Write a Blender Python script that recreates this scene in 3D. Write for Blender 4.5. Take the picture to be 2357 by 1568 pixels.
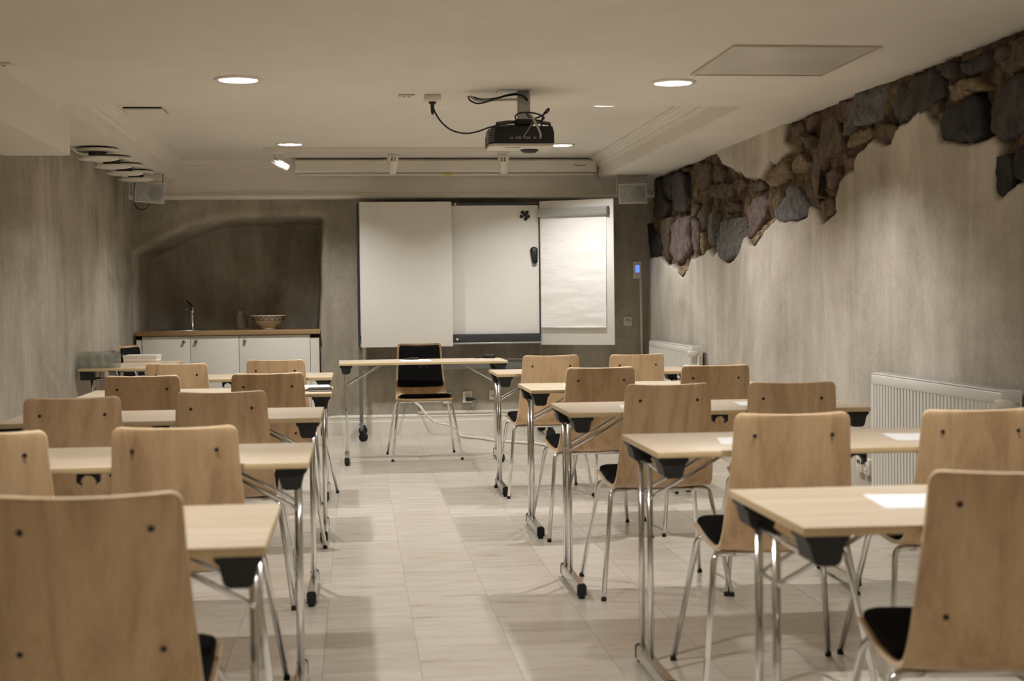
import bpy, bmesh, math, random
import numpy as np
from mathutils import Matrix, Vector

for _o in list(bpy.data.objects):
    bpy.data.objects.remove(_o, do_unlink=True)
SC = bpy.context.scene
COL = SC.collection
random.seed(4)
RNG = np.random.default_rng(7)

# ------------------------------------------------------------------ camera
IMG_W, IMG_H = 2357.0, 1568.0
F_PX, YAW, PITCH, ROLL, CAM_Z = 3300.0, 0.10816, 0.02947, -0.01165, 1.1752
_fwd = np.array([math.sin(YAW)*math.cos(PITCH), math.cos(YAW)*math.cos(PITCH), -math.sin(PITCH)])
_rt = np.array([math.cos(YAW), -math.sin(YAW), 0.0])
_up = np.cross(_rt, _fwd)
CR = math.cos(ROLL)*_rt + math.sin(ROLL)*_up
CU = -math.sin(ROLL)*_rt + math.cos(ROLL)*_up
CAM_POS = np.array([0.0, 0.0, CAM_Z])
cam_data = bpy.data.cameras.new('camera')
cam = bpy.data.objects.new('camera', cam_data)
COL.objects.link(cam)
_m = Matrix.Identity(4)
for _i in range(3):
    _m[_i][0] = CR[_i]; _m[_i][1] = CU[_i]; _m[_i][2] = -_fwd[_i]; _m[_i][3] = CAM_POS[_i]
cam.matrix_world = _m
cam_data.sensor_width = 36.0
cam_data.lens = F_PX/IMG_W*36.0
cam_data.clip_start = 0.05
cam_data.dof.use_dof = True
cam_data.dof.focus_distance = 9.5
cam_data.dof.aperture_fstop = 4.2
SC.camera = cam

# ------------------------------------------------------------------ world, exposure, lamp strength
world = bpy.data.worlds.new('world'); SC.world = world
world.use_nodes = True
world.node_tree.nodes['Background'].inputs[0].default_value = (0.0, 0.0, 0.0, 1)
world.node_tree.nodes['Background'].inputs[1].default_value = 0.0
SC.view_settings.view_transform = 'Standard'
SC.view_settings.look = 'None'
SC.view_settings.gamma = 1.0
SC.view_settings.use_curve_mapping = False
SC.view_settings.exposure = 1.30
LAMP_STRENGTH = 1000.0
LAMP_COLOUR = (1.0, 0.985, 0.965)
SC.cycles.use_denoising = True
SC.cycles.denoiser = 'OPENIMAGEDENOISE'
SC.cycles.use_adaptive_sampling = True
SC.cycles.adaptive_threshold = 0.05
SC.cycles.adaptive_min_samples = 16
SC.cycles.use_light_tree = False
SC.cycles.max_bounces = 8
SC.cycles.transparent_max_bounces = 40
SC.cycles.diffuse_bounces = 4
SC.cycles.glossy_bounces = 3
SC.cycles.transmission_bounces = 7
SC.cycles.caustics_reflective = False
SC.cycles.caustics_refractive = False
SC.cycles.sample_clamp_indirect = 6.0

def px(x, y, axis, val):
    """point on the plane axis=val seen at photo pixel (x, y)"""
    d = _fwd + (x-IMG_W/2)/F_PX*CR - (y-IMG_H/2)/F_PX*CU
    t = (val-CAM_POS[axis])/d[axis]
    return CAM_POS + t*d

# ------------------------------------------------------------------ materials
def lin(r, g, b):
    def c(v):
        v /= 255.0
        return v/12.92 if v <= 0.04045 else ((v+0.055)/1.055)**2.4
    return (c(r), c(g), c(b), 1.0)

class NT:
    def __init__(self, name):
        self.m = bpy.data.materials.new(name); self.m.use_nodes = True
        self.t = self.m.node_tree; self.n = self.t.nodes; self.b = self.n['Principled BSDF']
    def new(self, typ, **kw):
        nd = self.n.new(typ)
        for k, v in kw.items():
            if k in nd.inputs: nd.inputs[k].default_value = v
            else: setattr(nd, k, v)
        return nd
    def link(self, a, ao, b, bi):
        self.t.links.new(a.outputs[ao], b.inputs[bi])
    def ramp(self, src, so, stops):
        r = self.new('ShaderNodeValToRGB')
        el = r.color_ramp.elements
        el[0].position, el[0].color = stops[0]
        el[1].position, el[1].color = stops[-1]
        for p, c in stops[1:-1]:
            e = el.new(p); e.color = c
        self.link(src, so, r, 'Fac'); return r
    def bump(self, src, so, strength, dist):
        b = self.new('ShaderNodeBump', Strength=strength, Distance=dist)
        self.link(src, so, b, 'Height'); self.link(b, 'Normal', self.b, 'Normal'); return b
    def coords(self, kind, scale):
        if kind == 'world':
            g = self.new('ShaderNodeNewGeometry'); o = 'Position'
        else:
            g = self.new('ShaderNodeTexCoord'); o = 'Object'
        mp = self.new('ShaderNodeMapping'); mp.inputs['Scale'].default_value = scale
        self.link(g, o, mp, 'Vector'); return mp

def plain(name, col, rough=0.5, metal=0.0, spec=0.5, bump=None):
    k = NT(name); k.b.inputs['Base Color'].default_value = col
    k.b.inputs['Roughness'].default_value = rough; k.b.inputs['Metallic'].default_value = metal
    k.b.inputs['Specular IOR Level'].default_value = spec
    if bump:
        mp = k.coords('object', (1, 1, 1)); nz = k.new('ShaderNodeTexNoise', Scale=bump[0], Detail=3.0)
        k.link(mp, 'Vector', nz, 'Vector'); k.bump(nz, 'Fac', bump[1], bump[2])
    return k.m

def mottled(name, c1, c2, scale, rough=0.6, bumps=0.2, stretch=(1, 1, 1), space='object', detail=4.0, bdist=0.003):
    k = NT(name); mp = k.coords(space, stretch)
    nz = k.new('ShaderNodeTexNoise', Scale=scale, Detail=detail, Roughness=0.6)
    k.link(mp, 'Vector', nz, 'Vector')
    r = k.ramp(nz, 'Fac', [(0.32, c1), (0.68, c2)]); k.link(r, 'Color', k.b, 'Base Color')
    k.b.inputs['Roughness'].default_value = rough
    if bumps: k.bump(nz, 'Fac', bumps, bdist)
    return k.m

def plaster(name, c_dark, c_mid, c_light, mortar=False):
    k = NT(name)
    mp = k.coords('world', (1.0, 0.4, 0.45))
    n1 = k.new('ShaderNodeTexNoise', Scale=2.6, Detail=7.0, Roughness=0.62)
    n1.inputs['Distortion'].default_value = 0.6
    k.link(mp, 'Vector', n1, 'Vector')
    r = k.ramp(n1, 'Fac', [(0.30, c_dark), (0.5, c_mid), (0.72, c_light)])
    mp2 = k.coords('world', (1, 1, 1))
    n2 = k.new('ShaderNodeTexNoise', Scale=34.0, Detail=5.0, Roughness=0.7)
    k.link(mp2, 'Vector', n2, 'Vector')
    mix = k.new('ShaderNodeMixRGB', blend_type='SOFT_LIGHT'); mix.inputs[0].default_value = 0.35
    mp4 = k.coords('world', (3.2, 3.2, 0.55))
    n4 = k.new('ShaderNodeTexNoise', Scale=1.5, Detail=6.0, Roughness=0.6); n4.inputs['Distortion'].default_value = 0.8
    k.link(mp4, 'Vector', n4, 'Vector')
    streak = k.new('ShaderNodeMixRGB', blend_type='OVERLAY'); streak.inputs[0].default_value = 0.38
    k.link(r, 'Color', streak, 1); k.link(n4, 'Fac', streak, 2)
    k.link(streak, 'Color', mix, 1); k.link(n2, 'Fac', mix, 2)
    k.b.inputs['Roughness'].default_value = 0.9
    k.b.inputs['Specular IOR Level'].default_value = 0.2
    if not mortar:
        k.link(mix, 'Color', k.b, 'Base Color'); k.bump(n2, 'Fac', 0.22, 0.006)
        return k.m
    at = k.new('ShaderNodeAttribute', attribute_name='mortar')
    n3 = k.new('ShaderNodeTexNoise', Scale=9.0, Detail=8.0, Roughness=0.7)
    k.link(mp2, 'Vector', n3, 'Vector')
    r3 = k.ramp(n3, 'Fac', [(0.30, lin(46, 39, 32)), (0.48, lin(88, 75, 59)), (0.72, lin(144, 126, 100))])
    mx = k.new('ShaderNodeMixRGB'); k.link(at, 'Fac', mx, 0); k.link(mix, 'Color', mx, 1); k.link(r3, 'Color', mx, 2)
    k.link(mx, 'Color', k.b, 'Base Color')
    hb = k.new('ShaderNodeMixRGB'); k.link(at, 'Fac', hb, 0); k.link(n2, 'Fac', hb, 1); k.link(n3, 'Fac', hb, 2)
    b = k.bump(hb, 'Color', 0.35, 0.012)
    return k.m

def wood(name, c1, c2, c3, grain_axis, scale=1.0, rough=0.42, rnd=True):
    k = NT(name)
    tc = k.new('ShaderNodeTexCoord')
    vec = (tc, 'Object')
    if rnd:
        oi = k.new('ShaderNodeObjectInfo')
        mul = k.new('ShaderNodeMath', operation='MULTIPLY'); mul.inputs[1].default_value = 40.0
        k.link(oi, 'Random', mul, 0)
        ad = k.new('ShaderNodeVectorMath', operation='ADD')
        k.link(tc, 'Object', ad, 0); k.link(mul, 'Value', ad, 1); vec = (ad, 'Vector')
    mp = k.new('ShaderNodeMapping')
    s = [9.0*scale]*3; s[grain_axis] = 1.1*scale
    mp.inputs['Scale'].default_value = s
    k.link(vec[0], vec[1], mp, 'Vector')
    n1 = k.new('ShaderNodeTexNoise', Scale=1.0, Detail=3.0, Roughness=0.5); n1.inputs['Distortion'].default_value = 1.6
    k.link(mp, 'Vector', n1, 'Vector')
    mp2 = k.new('ShaderNodeMapping'); s2 = [120.0*scale]*3; s2[grain_axis] = 5.0*scale
    mp2.inputs['Scale'].default_value = s2; k.link(vec[0], vec[1], mp2, 'Vector')
    n2 = k.new('ShaderNodeTexNoise', Scale=1.0, Detail=2.0); k.link(mp2, 'Vector', n2, 'Vector')
    r = k.ramp(n1, 'Fac', [(0.30, c1), (0.5, c2), (0.72, c3)])
    mix = k.new('ShaderNodeMixRGB', blend_type='SOFT_LIGHT'); mix.inputs[0].default_value = 0.30
    k.link(r, 'Color', mix, 1); k.link(n2, 'Fac', mix, 2); k.link(mix, 'Color', k.b, 'Base Color')
    k.b.inputs['Roughness'].default_value = rough
    return k.m

def tile_mat():
    k = NT('limestone')
    oi = k.new('ShaderNodeObjectInfo')
    mul = k.new('ShaderNodeMath', operation='MULTIPLY'); mul.inputs[1].default_value = 31.0
    k.link(oi, 'Random', mul, 0)
    g = k.new('ShaderNodeNewGeometry')
    ad = k.new('ShaderNodeVectorMath', operation='ADD'); k.link(g, 'Position', ad, 0); k.link(mul, 'Value', ad, 1)
    mp = k.new('ShaderNodeMapping'); mp.inputs['Scale'].default_value = (3.4, 15.0, 1.0)
    k.link(ad, 'Vector', mp, 'Vector')
    n1 = k.new('ShaderNodeTexNoise', Scale=1.0, Detail=7.0, Roughness=0.68); n1.inputs['Distortion'].default_value = 0.5
    k.link(mp, 'Vector', n1, 'Vector')
    r = k.ramp(n1, 'Fac', [(0.25, lin(158, 146, 130)), (0.38, lin(204, 195, 182)), (0.72, lin(219, 213, 203))])
    tint = k.ramp(oi, 'Random', [(0.0, (0.87, 0.85, 0.81, 1)), (1.0, (1.0, 0.99, 0.97, 1))])
    mx = k.new('ShaderNodeMixRGB', blend_type='MULTIPLY'); mx.inputs[0].default_value = 1.0
    k.link(r, 'Color', mx, 1); k.link(tint, 'Color', mx, 2)
    # a few brown rust-like stains in the stone
    mp3 = k.new('ShaderNodeMapping'); mp3.inputs['Scale'].default_value = (1.6, 3.6, 1.0); k.link(g, 'Position', mp3, 'Vector')
    n3 = k.new('ShaderNodeTexNoise', Scale=1.1, Detail=3.0); k.link(mp3, 'Vector', n3, 'Vector')
    st = k.ramp(n3, 'Fac', [(0.69, (0, 0, 0, 1)), (0.74, (1, 1, 1, 1))])
    mx2 = k.new('ShaderNodeMixRGB'); mx2.inputs[2].default_value = lin(168, 144, 122)
    sc = k.new('ShaderNodeMath', operation='MULTIPLY'); sc.inputs[1].default_value = 0.7
    k.link(st, 'Color', sc, 0); k.link(sc, 'Value', mx2, 0)
    k.link(mx, 'Color', mx2, 1); k.link(mx2, 'Color', k.b, 'Base Color')
    k.b.inputs['Roughness'].default_value = 0.24
    k.b.inputs['Specular IOR Level'].default_value = 0.5
    k.bump(n1, 'Fac', 0.04, 0.002)
    return k.m

def emit(name, col, strength):
    k = NT(name); k.b.inputs['Base Color'].default_value = (0.8, 0.8, 0.8, 1)
    k.b.inputs['Emission Color'].default_value = (*col[:3], 1); k.b.inputs['Emission Strength'].default_value = strength
    k.m.cycles.emission_sampling = 'AUTO' if strength > 100 else 'NONE'
    return k.m

def glass(name):
    """thin clear glass: lets light straight through, mirrors at grazing angles"""
    k = NT(name); out = k.n['Material Output']
    tr = k.new('ShaderNodeBsdfTransparent'); tr.inputs['Color'].default_value = (0.965, 0.975, 0.97, 1)
    gl = k.new('ShaderNodeBsdfGlossy'); gl.inputs['Roughness'].default_value = 0.03
    lw = k.new('ShaderNodeLayerWeight'); lw.inputs['Blend'].default_value = 0.5
    pw = k.new('ShaderNodeMath', operation='POWER'); pw.inputs[1].default_value = 4.0; k.link(lw, 'Facing', pw, 0)
    fr = k.new('ShaderNodeMath', operation='MULTIPLY_ADD'); fr.inputs[1].default_value = 0.8; fr.inputs[2].default_value = 0.075; k.link(pw, 'Value', fr, 0)
    mx = k.new('ShaderNodeMixShader')
    k.link(fr, 'Value', mx, 0); k.link(tr, 'BSDF', mx, 1); k.link(gl, 'BSDF', mx, 2); k.link(mx, 'Shader', out, 'Surface')
    return k.m

MT = {
 'wall': plaster('grey_plaster', lin(140, 132, 118), lin(166, 158, 143), lin(186, 178, 164)),
 'wall_r': plaster('lit_grey_plaster_over_rubble', lin(162, 153, 139), lin(190, 182, 169), lin(212, 205, 193), mortar=True),  # same plaster as the other walls, made paler: downlight glow in its colour
 'paint': mottled('white_ceiling_paint', lin(224, 218, 207), lin(230, 224, 214), 3.0, rough=0.75, bumps=0.03, space='world', detail=6.0),
 'tile': tile_mat(),
 'grout': plain('floor_grout', lin(190, 180, 164), 0.8),
 'trim': plain('white_trim_paint', lin(228, 223, 211), 0.45),
 'chairwood': wood('beech_veneer_chair', lin(178, 146, 108), lin(199, 167, 128), lin(211, 181, 142), 2),
 'tablewood': wood('pale_beech_laminate', lin(205, 186, 159), lin(214, 196, 170), lin(221, 204, 180), 0, scale=0.7, rough=0.36),
 'lit_plyedge': plain('lit_plywood_edge', lin(224, 198, 160), 0.38),  # plywood edges lightened: the lamp light they catch is painted in
 'tableedge': plain('beech_edge_band', lin(205, 181, 138), 0.45),
 'worktop': wood('oak_worktop', lin(124, 97, 64), lin(144, 115, 79), lin(163, 134, 96), 0, rough=0.4),
 'chrome': plain('chrome', (0.72, 0.72, 0.71, 1), 0.14, 1.0),
 'steel': plain('brushed_steel', (0.48, 0.46, 0.43, 1), 0.32, 1.0),
 'black': plain('black_plastic', lin(24, 24, 24), 0.5),
 'rubber': plain('black_rubber', lin(18, 18, 18), 0.7),
 'fabric': plain('black_fabric', lin(21, 21, 22), 0.95, spec=0.15, bump=(500.0, 0.25, 0.001)),
 'white': plain('white_plastic', lin(226, 220, 207), 0.4),
 'offwhite': plain('off_white_plastic', lin(212, 204, 188), 0.45),
 'board': plain('whiteboard_enamel', lin(226, 223, 215), 0.28),
 'boardframe': plain('dark_grey_aluminium', lin(58, 60, 62), 0.4),
 'greymetal': plain('grey_painted_metal', lin(122, 122, 118), 0.4, 0.3),
 'silver': plain('silver_plastic', lin(176, 176, 172), 0.35, 0.4),
 'paper': plain('white_paper', lin(240, 240, 240), 0.85),
 'flippaper': mottled('flip_chart_paper', lin(232, 230, 224), lin(240, 238, 233), 5.0, rough=0.85, bumps=0.35, stretch=(1.2, 1, 5), bdist=0.006),
 'peach': plain('peach_paper', lin(236, 206, 176), 0.8),
 'blue_emit': emit('blue_display', (0.02, 0.08, 1.0), 1.3),
 'lamp': emit('lamp_glow', LAMP_COLOUR, LAMP_STRENGTH),
 'reflector': plain('faceted_reflector', (0.88, 0.90, 0.94, 1), 0.22, 1.0, bump=(60.0, 0.5, 0.004)),
 'spotwhite': plain('white_lacquer', lin(232, 226, 214), 0.35),
 'radiator': plain('white_radiator_enamel', lin(226, 224, 216), 0.4),
 'cabinet': plain('white_cabinet_lacquer', lin(222, 219, 210), 0.4),
 'knob': plain('pewter_knob', (0.20, 0.19, 0.17, 1), 0.35, 0.9),
 'mirror': mottled('polished_hatch_metal', (0.66, 0.62, 0.55, 1), (0.74, 0.70, 0.62, 1), 2.0, rough=0.24, bumps=0.05, detail=1.0),
 'hatchframe': plain('hatch_frame_paint', lin(206, 196, 178), 0.5),
 'glass': glass('clear_glass'),
 'ceramic': plain('cream_ceramic', lin(236, 228, 208), 0.25),
 'ceramicdark': plain('brown_glaze', lin(52, 38, 30), 0.3),
 'darkgap': plain('dark_gap', lin(30, 26, 22), 0.9),
 'yellow': plain('yellow_label', lin(205, 190, 60), 0.6),
 'grille': plain('grey_speaker_grille', lin(166, 166, 162), 0.7, bump=(400.0, 0.3, 0.001)),
 'cone': plain('speaker_cone_grey', lin(146, 146, 144), 0.7),
 'speaker': plain('speaker_shell', lin(206, 199, 184), 0.5),
 'cablegrey': plain('grey_cable', lin(168, 164, 156), 0.5),
 'ink': plain('dark_ink', lin(50, 44, 38), 0.6),
 'notecover': plain('dark_blue_cover', lin(40, 36, 58), 0.5),
}
MT['tilemats'] = None
STONE = [
 mottled('stone_charcoal', lin(42, 38, 36), lin(82, 76, 70), 14.0, 0.85, 0.6, bdist=0.01),
 mottled('stone_blue_grey', lin(72, 70, 70), lin(116, 112, 108), 22.0, 0.85, 0.6, bdist=0.01),
 mottled('stone_purple', lin(72, 61, 58), lin(120, 102, 97), 16.0, 0.85, 0.6, bdist=0.01),
 mottled('stone_brown', lin(64, 53, 43), lin(110, 92, 74), 15.0, 0.85, 0.6, bdist=0.01),
 mottled('stone_reddish', lin(76, 58, 48), lin(124, 99, 83), 14.0, 0.85, 0.6, bdist=0.01),
 mottled('stone_tan_lump', lin(98, 82, 62), lin(150, 130, 102), 18.0, 0.9, 0.7, bdist=0.012),
 mottled('stone_black', lin(24, 23, 24), lin(48, 45, 44), 12.0, 0.85, 0.5, bdist=0.01),
]

# ------------------------------------------------------------------ mesh building
def fillet(pts, r, n=5):
    pts = [np.array(p, float) for p in pts]; out = [pts[0]]
    for i in range(1, len(pts)-1):
        a, b, c = pts[i-1], pts[i], pts[i+1]
        u = (a-b)/np.linalg.norm(a-b); v = (c-b)/np.linalg.norm(c-b)
        ang = math.acos(max(-1, min(1, float(u@v))))
        if ang > 3.1: out.append(b); continue
        t = min(r/math.tan(ang/2), 0.45*np.linalg.norm(a-b), 0.45*np.linalg.norm(c-b))
        p0, p1 = b+u*t, b+v*t
        for k in range(n+1):
            s = k/n; out.append((1-s)**2*p0 + 2*s*(1-s)*b + s*s*p1)
    out.append(pts[-1]); return out

def spline(pts, n=8):
    P = [np.array(p, float) for p in pts]; P = [2*P[0]-P[1]] + P + [2*P[-1]-P[-2]]
    out = []
    for i in range(1, len(P)-2):
        p0, p1, p2, p3 = P[i-1:i+3]
        for k in range(n):
            t = k/n
            out.append(0.5*((2*p1)+(-p0+p2)*t+(2*p0-5*p1+4*p2-p3)*t*t+(-p0+3*p1-3*p2+p3)*t**3))
    out.append(P[-2]); return out

class MB:
    def __init__(self): self.v = []; self.f = []; self.s = []; self.mi = []
    def add(self, vs, fs, smooth=False, mi=0):
        o = len(self.v); self.v += [tuple(map(float, p)) for p in vs]
        for f in fs: self.f.append([i+o for i in f]); self.s.append(smooth); self.mi.append(mi)
        return self
    def box(self, x0, x1, y0, y1, z0, z1, bev=0.0, seg=2, mi=0):
        x0, x1 = min(x0, x1), max(x0, x1); y0, y1 = min(y0, y1), max(y0, y1); z0, z1 = min(z0, z1), max(z0, z1)
        if bev <= 0:
            v = [(x, y, z) for z in (z0, z1) for y in (y0, y1) for x in (x0, x1)]
            return self.add(v, [(0, 2, 3, 1), (4, 5, 7, 6), (0, 1, 5, 4), (2, 6, 7, 3), (0, 4, 6, 2), (1, 3, 7, 5)], False, mi)
        bm = bmesh.new(); bmesh.ops.create_cube(bm, size=1.0)
        for p in bm.verts:
            p.co = ((x0+x1)/2+p.co.x*(x1-x0), (y0+y1)/2+p.co.y*(y1-y0), (z0+z1)/2+p.co.z*(z1-z0))
        bmesh.ops.bevel(bm, geom=bm.edges[:], offset=bev, segments=seg, affect='EDGES', profile=0.5)
        bm.verts.index_update()
        self.add([p.co for p in bm.verts], [[q.index for q in f.verts] for f in bm.faces], seg > 1, mi); bm.free(); return self
    def tube(self, path, r, n=10, caps=True, mi=0):
        P = [np.array(p, float) for p in path]; m = len(P)
        rr = r if hasattr(r, '__len__') else [r]*m
        T = []
        for i in range(m):
            d = P[min(i+1, m-1)]-P[max(i-1, 0)]; T.append(d/(np.linalg.norm(d)+1e-12))
        a = np.array([0, 0, 1.0]) if abs(T[0][2]) < 0.9 else np.array([1.0, 0, 0])
        nrm = np.cross(T[0], a); nrm /= np.linalg.norm(nrm)
        vs = []
        for i in range(m):
            nrm = nrm - T[i]*(nrm@T[i]); nrm /= np.linalg.norm(nrm); b = np.cross(T[i], nrm)
            for k in range(n):
                t = 2*math.pi*k/n; vs.append(P[i]+rr[i]*(math.cos(t)*nrm+math.sin(t)*b))
        fs = [(i*n+k, i*n+(k+1) % n, (i+1)*n+(k+1) % n, (i+1)*n+k) for i in range(m-1) for k in range(n)]
        self.add(vs, fs, True, mi)
        if caps:
            o = len(self.v)-m*n
            for f in ([o+k for k in range(n)][::-1], [o+(m-1)*n+k for k in range(n)]):
                self.f.append(f); self.s.append(False); self.mi.append(mi)
        return self
    def lathe(self, prof, n=24, c=(0, 0, 0), axis=2, smooth=True, mi=0, closed=False):
        vs = []
        for r, h in prof:
            for k in range(n):
                t = 2*math.pi*k/n; a, b = r*math.cos(t), r*math.sin(t)
                p = (a, b, h) if axis == 2 else ((h, a, b) if axis == 0 else (b, h, a))
                vs.append((p[0]+c[0], p[1]+c[1], p[2]+c[2]))
        m = len(prof); rng = range(m) if closed else range(m-1)
        fs = [(i*n+k, i*n+(k+1) % n, ((i+1) % m)*n+(k+1) % n, ((i+1) % m)*n+k) for i in rng for k in range(n)]
        return self.add(vs, fs, smooth, mi)
    def disc(self, r, c, axis=2, n=24, mi=0, flip=False):
        vs = []
        for k in range(n):
            t = 2*math.pi*k/n; a, b = r*math.cos(t), r*math.sin(t)
            p = (a, b, 0) if axis == 2 else ((0, a, b) if axis == 0 else (b, 0, a))
            vs.append((p[0]+c[0], p[1]+c[1], p[2]+c[2]))
        f = tuple(range(n)); return self.add(vs, [f[::-1] if flip else f], False, mi)
    def cyl(self, r, c0, c1, n=20, mi=0):
        return self.tube([c0, c1], r, n, True, mi)
    def prism(self, poly, axis, a, b, smooth=False, mi=0):
        """extrude a 2D polygon: axis 0 -> poly is (y,z), 1 -> (x,z), 2 -> (x,y)"""
        def put(p, h):
            return (h, p[0], p[1]) if axis == 0 else ((p[0], h, p[1]) if axis == 1 else (p[0], p[1], h))
        n = len(poly); vs = [put(p, a) for p in poly]+[put(p, b) for p in poly]
        area = sum(poly[i][0]*poly[(i+1) % n][1]-poly[(i+1) % n][0]*poly[i][1] for i in range(n))
        flip = (area > 0) != (axis == 1); flip = flip if b > a else not flip
        lo = tuple(range(n)); hi = tuple(range(n, 2*n))
        fs = [lo[::-1] if flip else lo, hi if flip else hi[::-1]]
        for i in range(n):
            q = (i, (i+1) % n, n+(i+1) % n, n+i); fs.append(q if flip else q[::-1])
        return self.add(vs, fs, smooth, mi)
    def mesh(self, name, mats):
        me = bpy.data.meshes.new(name); me.from_pydata(self.v, [], self.f)
        me.polygons.foreach_set('use_smooth', self.s); me.polygons.foreach_set('material_index', self.mi)
        for m in (mats if isinstance(mats, (list, tuple)) else [mats]): me.materials.append(m)
        me.update(); return me

def obj(name, data, mats=None, parent=None, loc=(0, 0, 0), rot=None):
    if isinstance(data, MB): data = data.mesh(name, mats)
    o = bpy.data.objects.new(name, data); COL.objects.link(o)
    o.location = loc
    if rot is not None: o.rotation_euler = rot
    if parent is not None: o.parent = parent
    return o

def tag(o, label, cat, group=None):
    o['label'] = label; o['category'] = cat
    if group: o['group'] = group
    return o

def thing(name, label, cat, loc=(0, 0, 0), rotz=0.0, group=None):
    o = bpy.data.objects.new(name, None); COL.objects.link(o); o.empty_display_size = 0.1
    o.location = loc; o.rotation_euler = (0, 0, rotz)
    return tag(o, label, cat, group)

def struct(o): o['kind'] = 'structure'; return o

def copy_tree(o, parent=None):
    c = o.copy(); COL.objects.link(c)
    if parent is not None: c.parent = parent
    for ch in o.children: copy_tree(ch, c)
    return c

def grid_mesh(name, V, nu, nv, mat, smooth=True, attr=None, flip=False):
    me = bpy.data.meshes.new(name)
    nf = (nu-1)*(nv-1)
    me.vertices.add(nu*nv); me.vertices.foreach_set('co', np.ascontiguousarray(V, dtype=np.float32).ravel())
    i, j = np.meshgrid(np.arange(nu-1), np.arange(nv-1), indexing='ij'); a = (i*nv+j).ravel()
    q = np.stack([a, a+nv, a+nv+1, a+1], 1)
    if flip: q = q[:, ::-1]
    me.loops.add(nf*4); me.loops.foreach_set('vertex_index', np.ascontiguousarray(q, dtype=np.int32).ravel())
    me.polygons.add(nf); me.polygons.foreach_set('loop_start', np.arange(0, nf*4, 4, dtype=np.int32))
    me.polygons.foreach_set('loop_total', np.full(nf, 4, dtype=np.int32))
    me.polygons.foreach_set('use_smooth', np.full(nf, smooth))
    me.materials.append(mat); me.update(calc_edges=True)
    if attr is not None:
        at = me.attributes.new(attr[0], 'FLOAT', 'POINT'); at.data.foreach_set('value', np.ascontiguousarray(attr[1], dtype=np.float32).ravel())
    return me

def vnoise(u, v, seed):
    r = np.random.default_rng(seed).random((64, 64))
    iu = np.floor(u).astype(int); iv = np.floor(v).astype(int); fu = u-iu; fv = v-iv
    fu = fu*fu*(3-2*fu); fv = fv*fv*(3-2*fv)
    g = lambda a, b: r[a % 64, b % 64]
    return (g(iu, iv)*(1-fu)*(1-fv)+g(iu+1, iv)*fu*(1-fv)+g(iu, iv+1)*(1-fu)*fv+g(iu+1, iv+1)*fu*fv)*2-1

def fbm(u, v, seed, octv=4):
    s = 0; a = 1.0
    for k in range(octv): s = s+a*vnoise(u*2**k, v*2**k, seed+k); a *= 0.5
    return s

def poly_sd(poly, U, V):
    """signed distance to a polygon, positive inside"""
    P = np.array(poly, float); d2 = np.full(U.shape, 1e9); ins = np.zeros(U.shape, bool)
    for i in range(len(P)):
        a, b = P[i], P[(i+1) % len(P)]; e = b-a
        wu, wv = U-a[0], V-a[1]
        t = np.clip((wu*e[0]+wv*e[1])/(e@e+1e-12), 0, 1)
        d2 = np.minimum(d2, (wu-e[0]*t)**2+(wv-e[1]*t)**2)
        c = (a[1] > V) != (b[1] > V)
        with np.errstate(divide='ignore', invalid='ignore'):
            xi = (b[0]-a[0])*(V-a[1])/(b[1]-a[1]+1e-15)+a[0]
        ins ^= c & (U < xi)
    d = np.sqrt(d2); return np.where(ins, d, -d)

# ------------------------------------------------------------------ room dimensions (metres)
XL, XR = -1.90, 2.60            # left and right walls
YB, YR = 12.60, -1.50           # wall behind the whiteboard, wall behind the camera
Z1, Z2 = 2.215, 2.395           # low ceiling, ceiling of the recess
YC = 7.74                       # where the recess starts
CXL, CXR = -1.53, 2.13          # sides of the recess
YF = 12.50                      # white frieze above the back wall
TABLE_Z, TABLE_D, TABLE_L = 0.73, 0.558, 1.20

# ------------------------------------------------------------------ floor with separate tiles
fl = MB(); fl.box(XL-0.1, XR+0.15, YR-0.1, 13.5, -0.08, -0.0022)
fl.box(XL-0.1, XR+0.15, YR-0.1, 3.9, -0.0022, 0.0, mi=1)
floor = struct(obj('floor', fl, [MT['grout'], MT['tile']]))
TW, TL = 0.3105, 0.62
tm = MB(); tm.box(0.0008, TW-0.0008, 0.0006, TL-0.0006, -0.012, 0.0)
tile_me = tm.mesh('tile', MT['tile'])
x = 0.1886 - 7*TW; col_i = 0
while x < XR+0.1:
    off = (0.0, 0.31, 0.16, 0.47, 0.08, 0.39)[col_i % 6]
    y = 3.9
    first = TL - off
    ys = [(3.9, first)] if first > 0.05 else []
    y = 3.9+first
    while y < 12.9: ys.append((y, TL)); y += TL
    for (y0, ln) in ys:
        t = obj('tile', tile_me, None, floor, (x, y0, 0.0))
        if ln < TL: t.scale = (1, ln/TL, 1)
    x += TW; col_i += 1

# ------------------------------------------------------------------ back wall with the niche
def wall_back():
    us = np.arange(XL-0.15, XR+0.151, 0.0125); vs = np.arange(0.0, 2.16, 0.0125)
    U, V = np.meshgrid(us, vs, indexing='ij')
    npx = [(318, 585), (345, 573), (380, 555), (410, 538), (440, 525), (470, 514), (500, 508), (550, 505), (600, 503), (660, 501), (700, 499), (730, 499), (742, 503), (743, 520), (741, 560), (738, 620), (735, 700), (733, 765)]
    poly = [tuple(px(a, b, 1, YB)[[0, 2]]) for a, b in npx]
    poly = [(XL+0.03, -0.3), (XL+0.03, poly[0][1])]+poly+[(poly[-1][0]-0.005, -0.3)]
    sd = poly_sd(poly, U, V)+0.008*fbm(U*4, V*4, 5, 3)
    t = np.clip((sd+0.015)/0.05, 0, 1); t = t*t*(3-2*t)
    Y = YB+0.74*t+0.006*fbm(U*1.7, V*1.7, 11, 4)-0.018*np.exp(-((sd+0.05)/0.05)**2)
    me = grid_mesh('wall_back', np.stack([U, Y, V], -1), len(us), len(vs), MT['wall'], flip=True)
    return struct(obj('wall_back', me))
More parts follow.
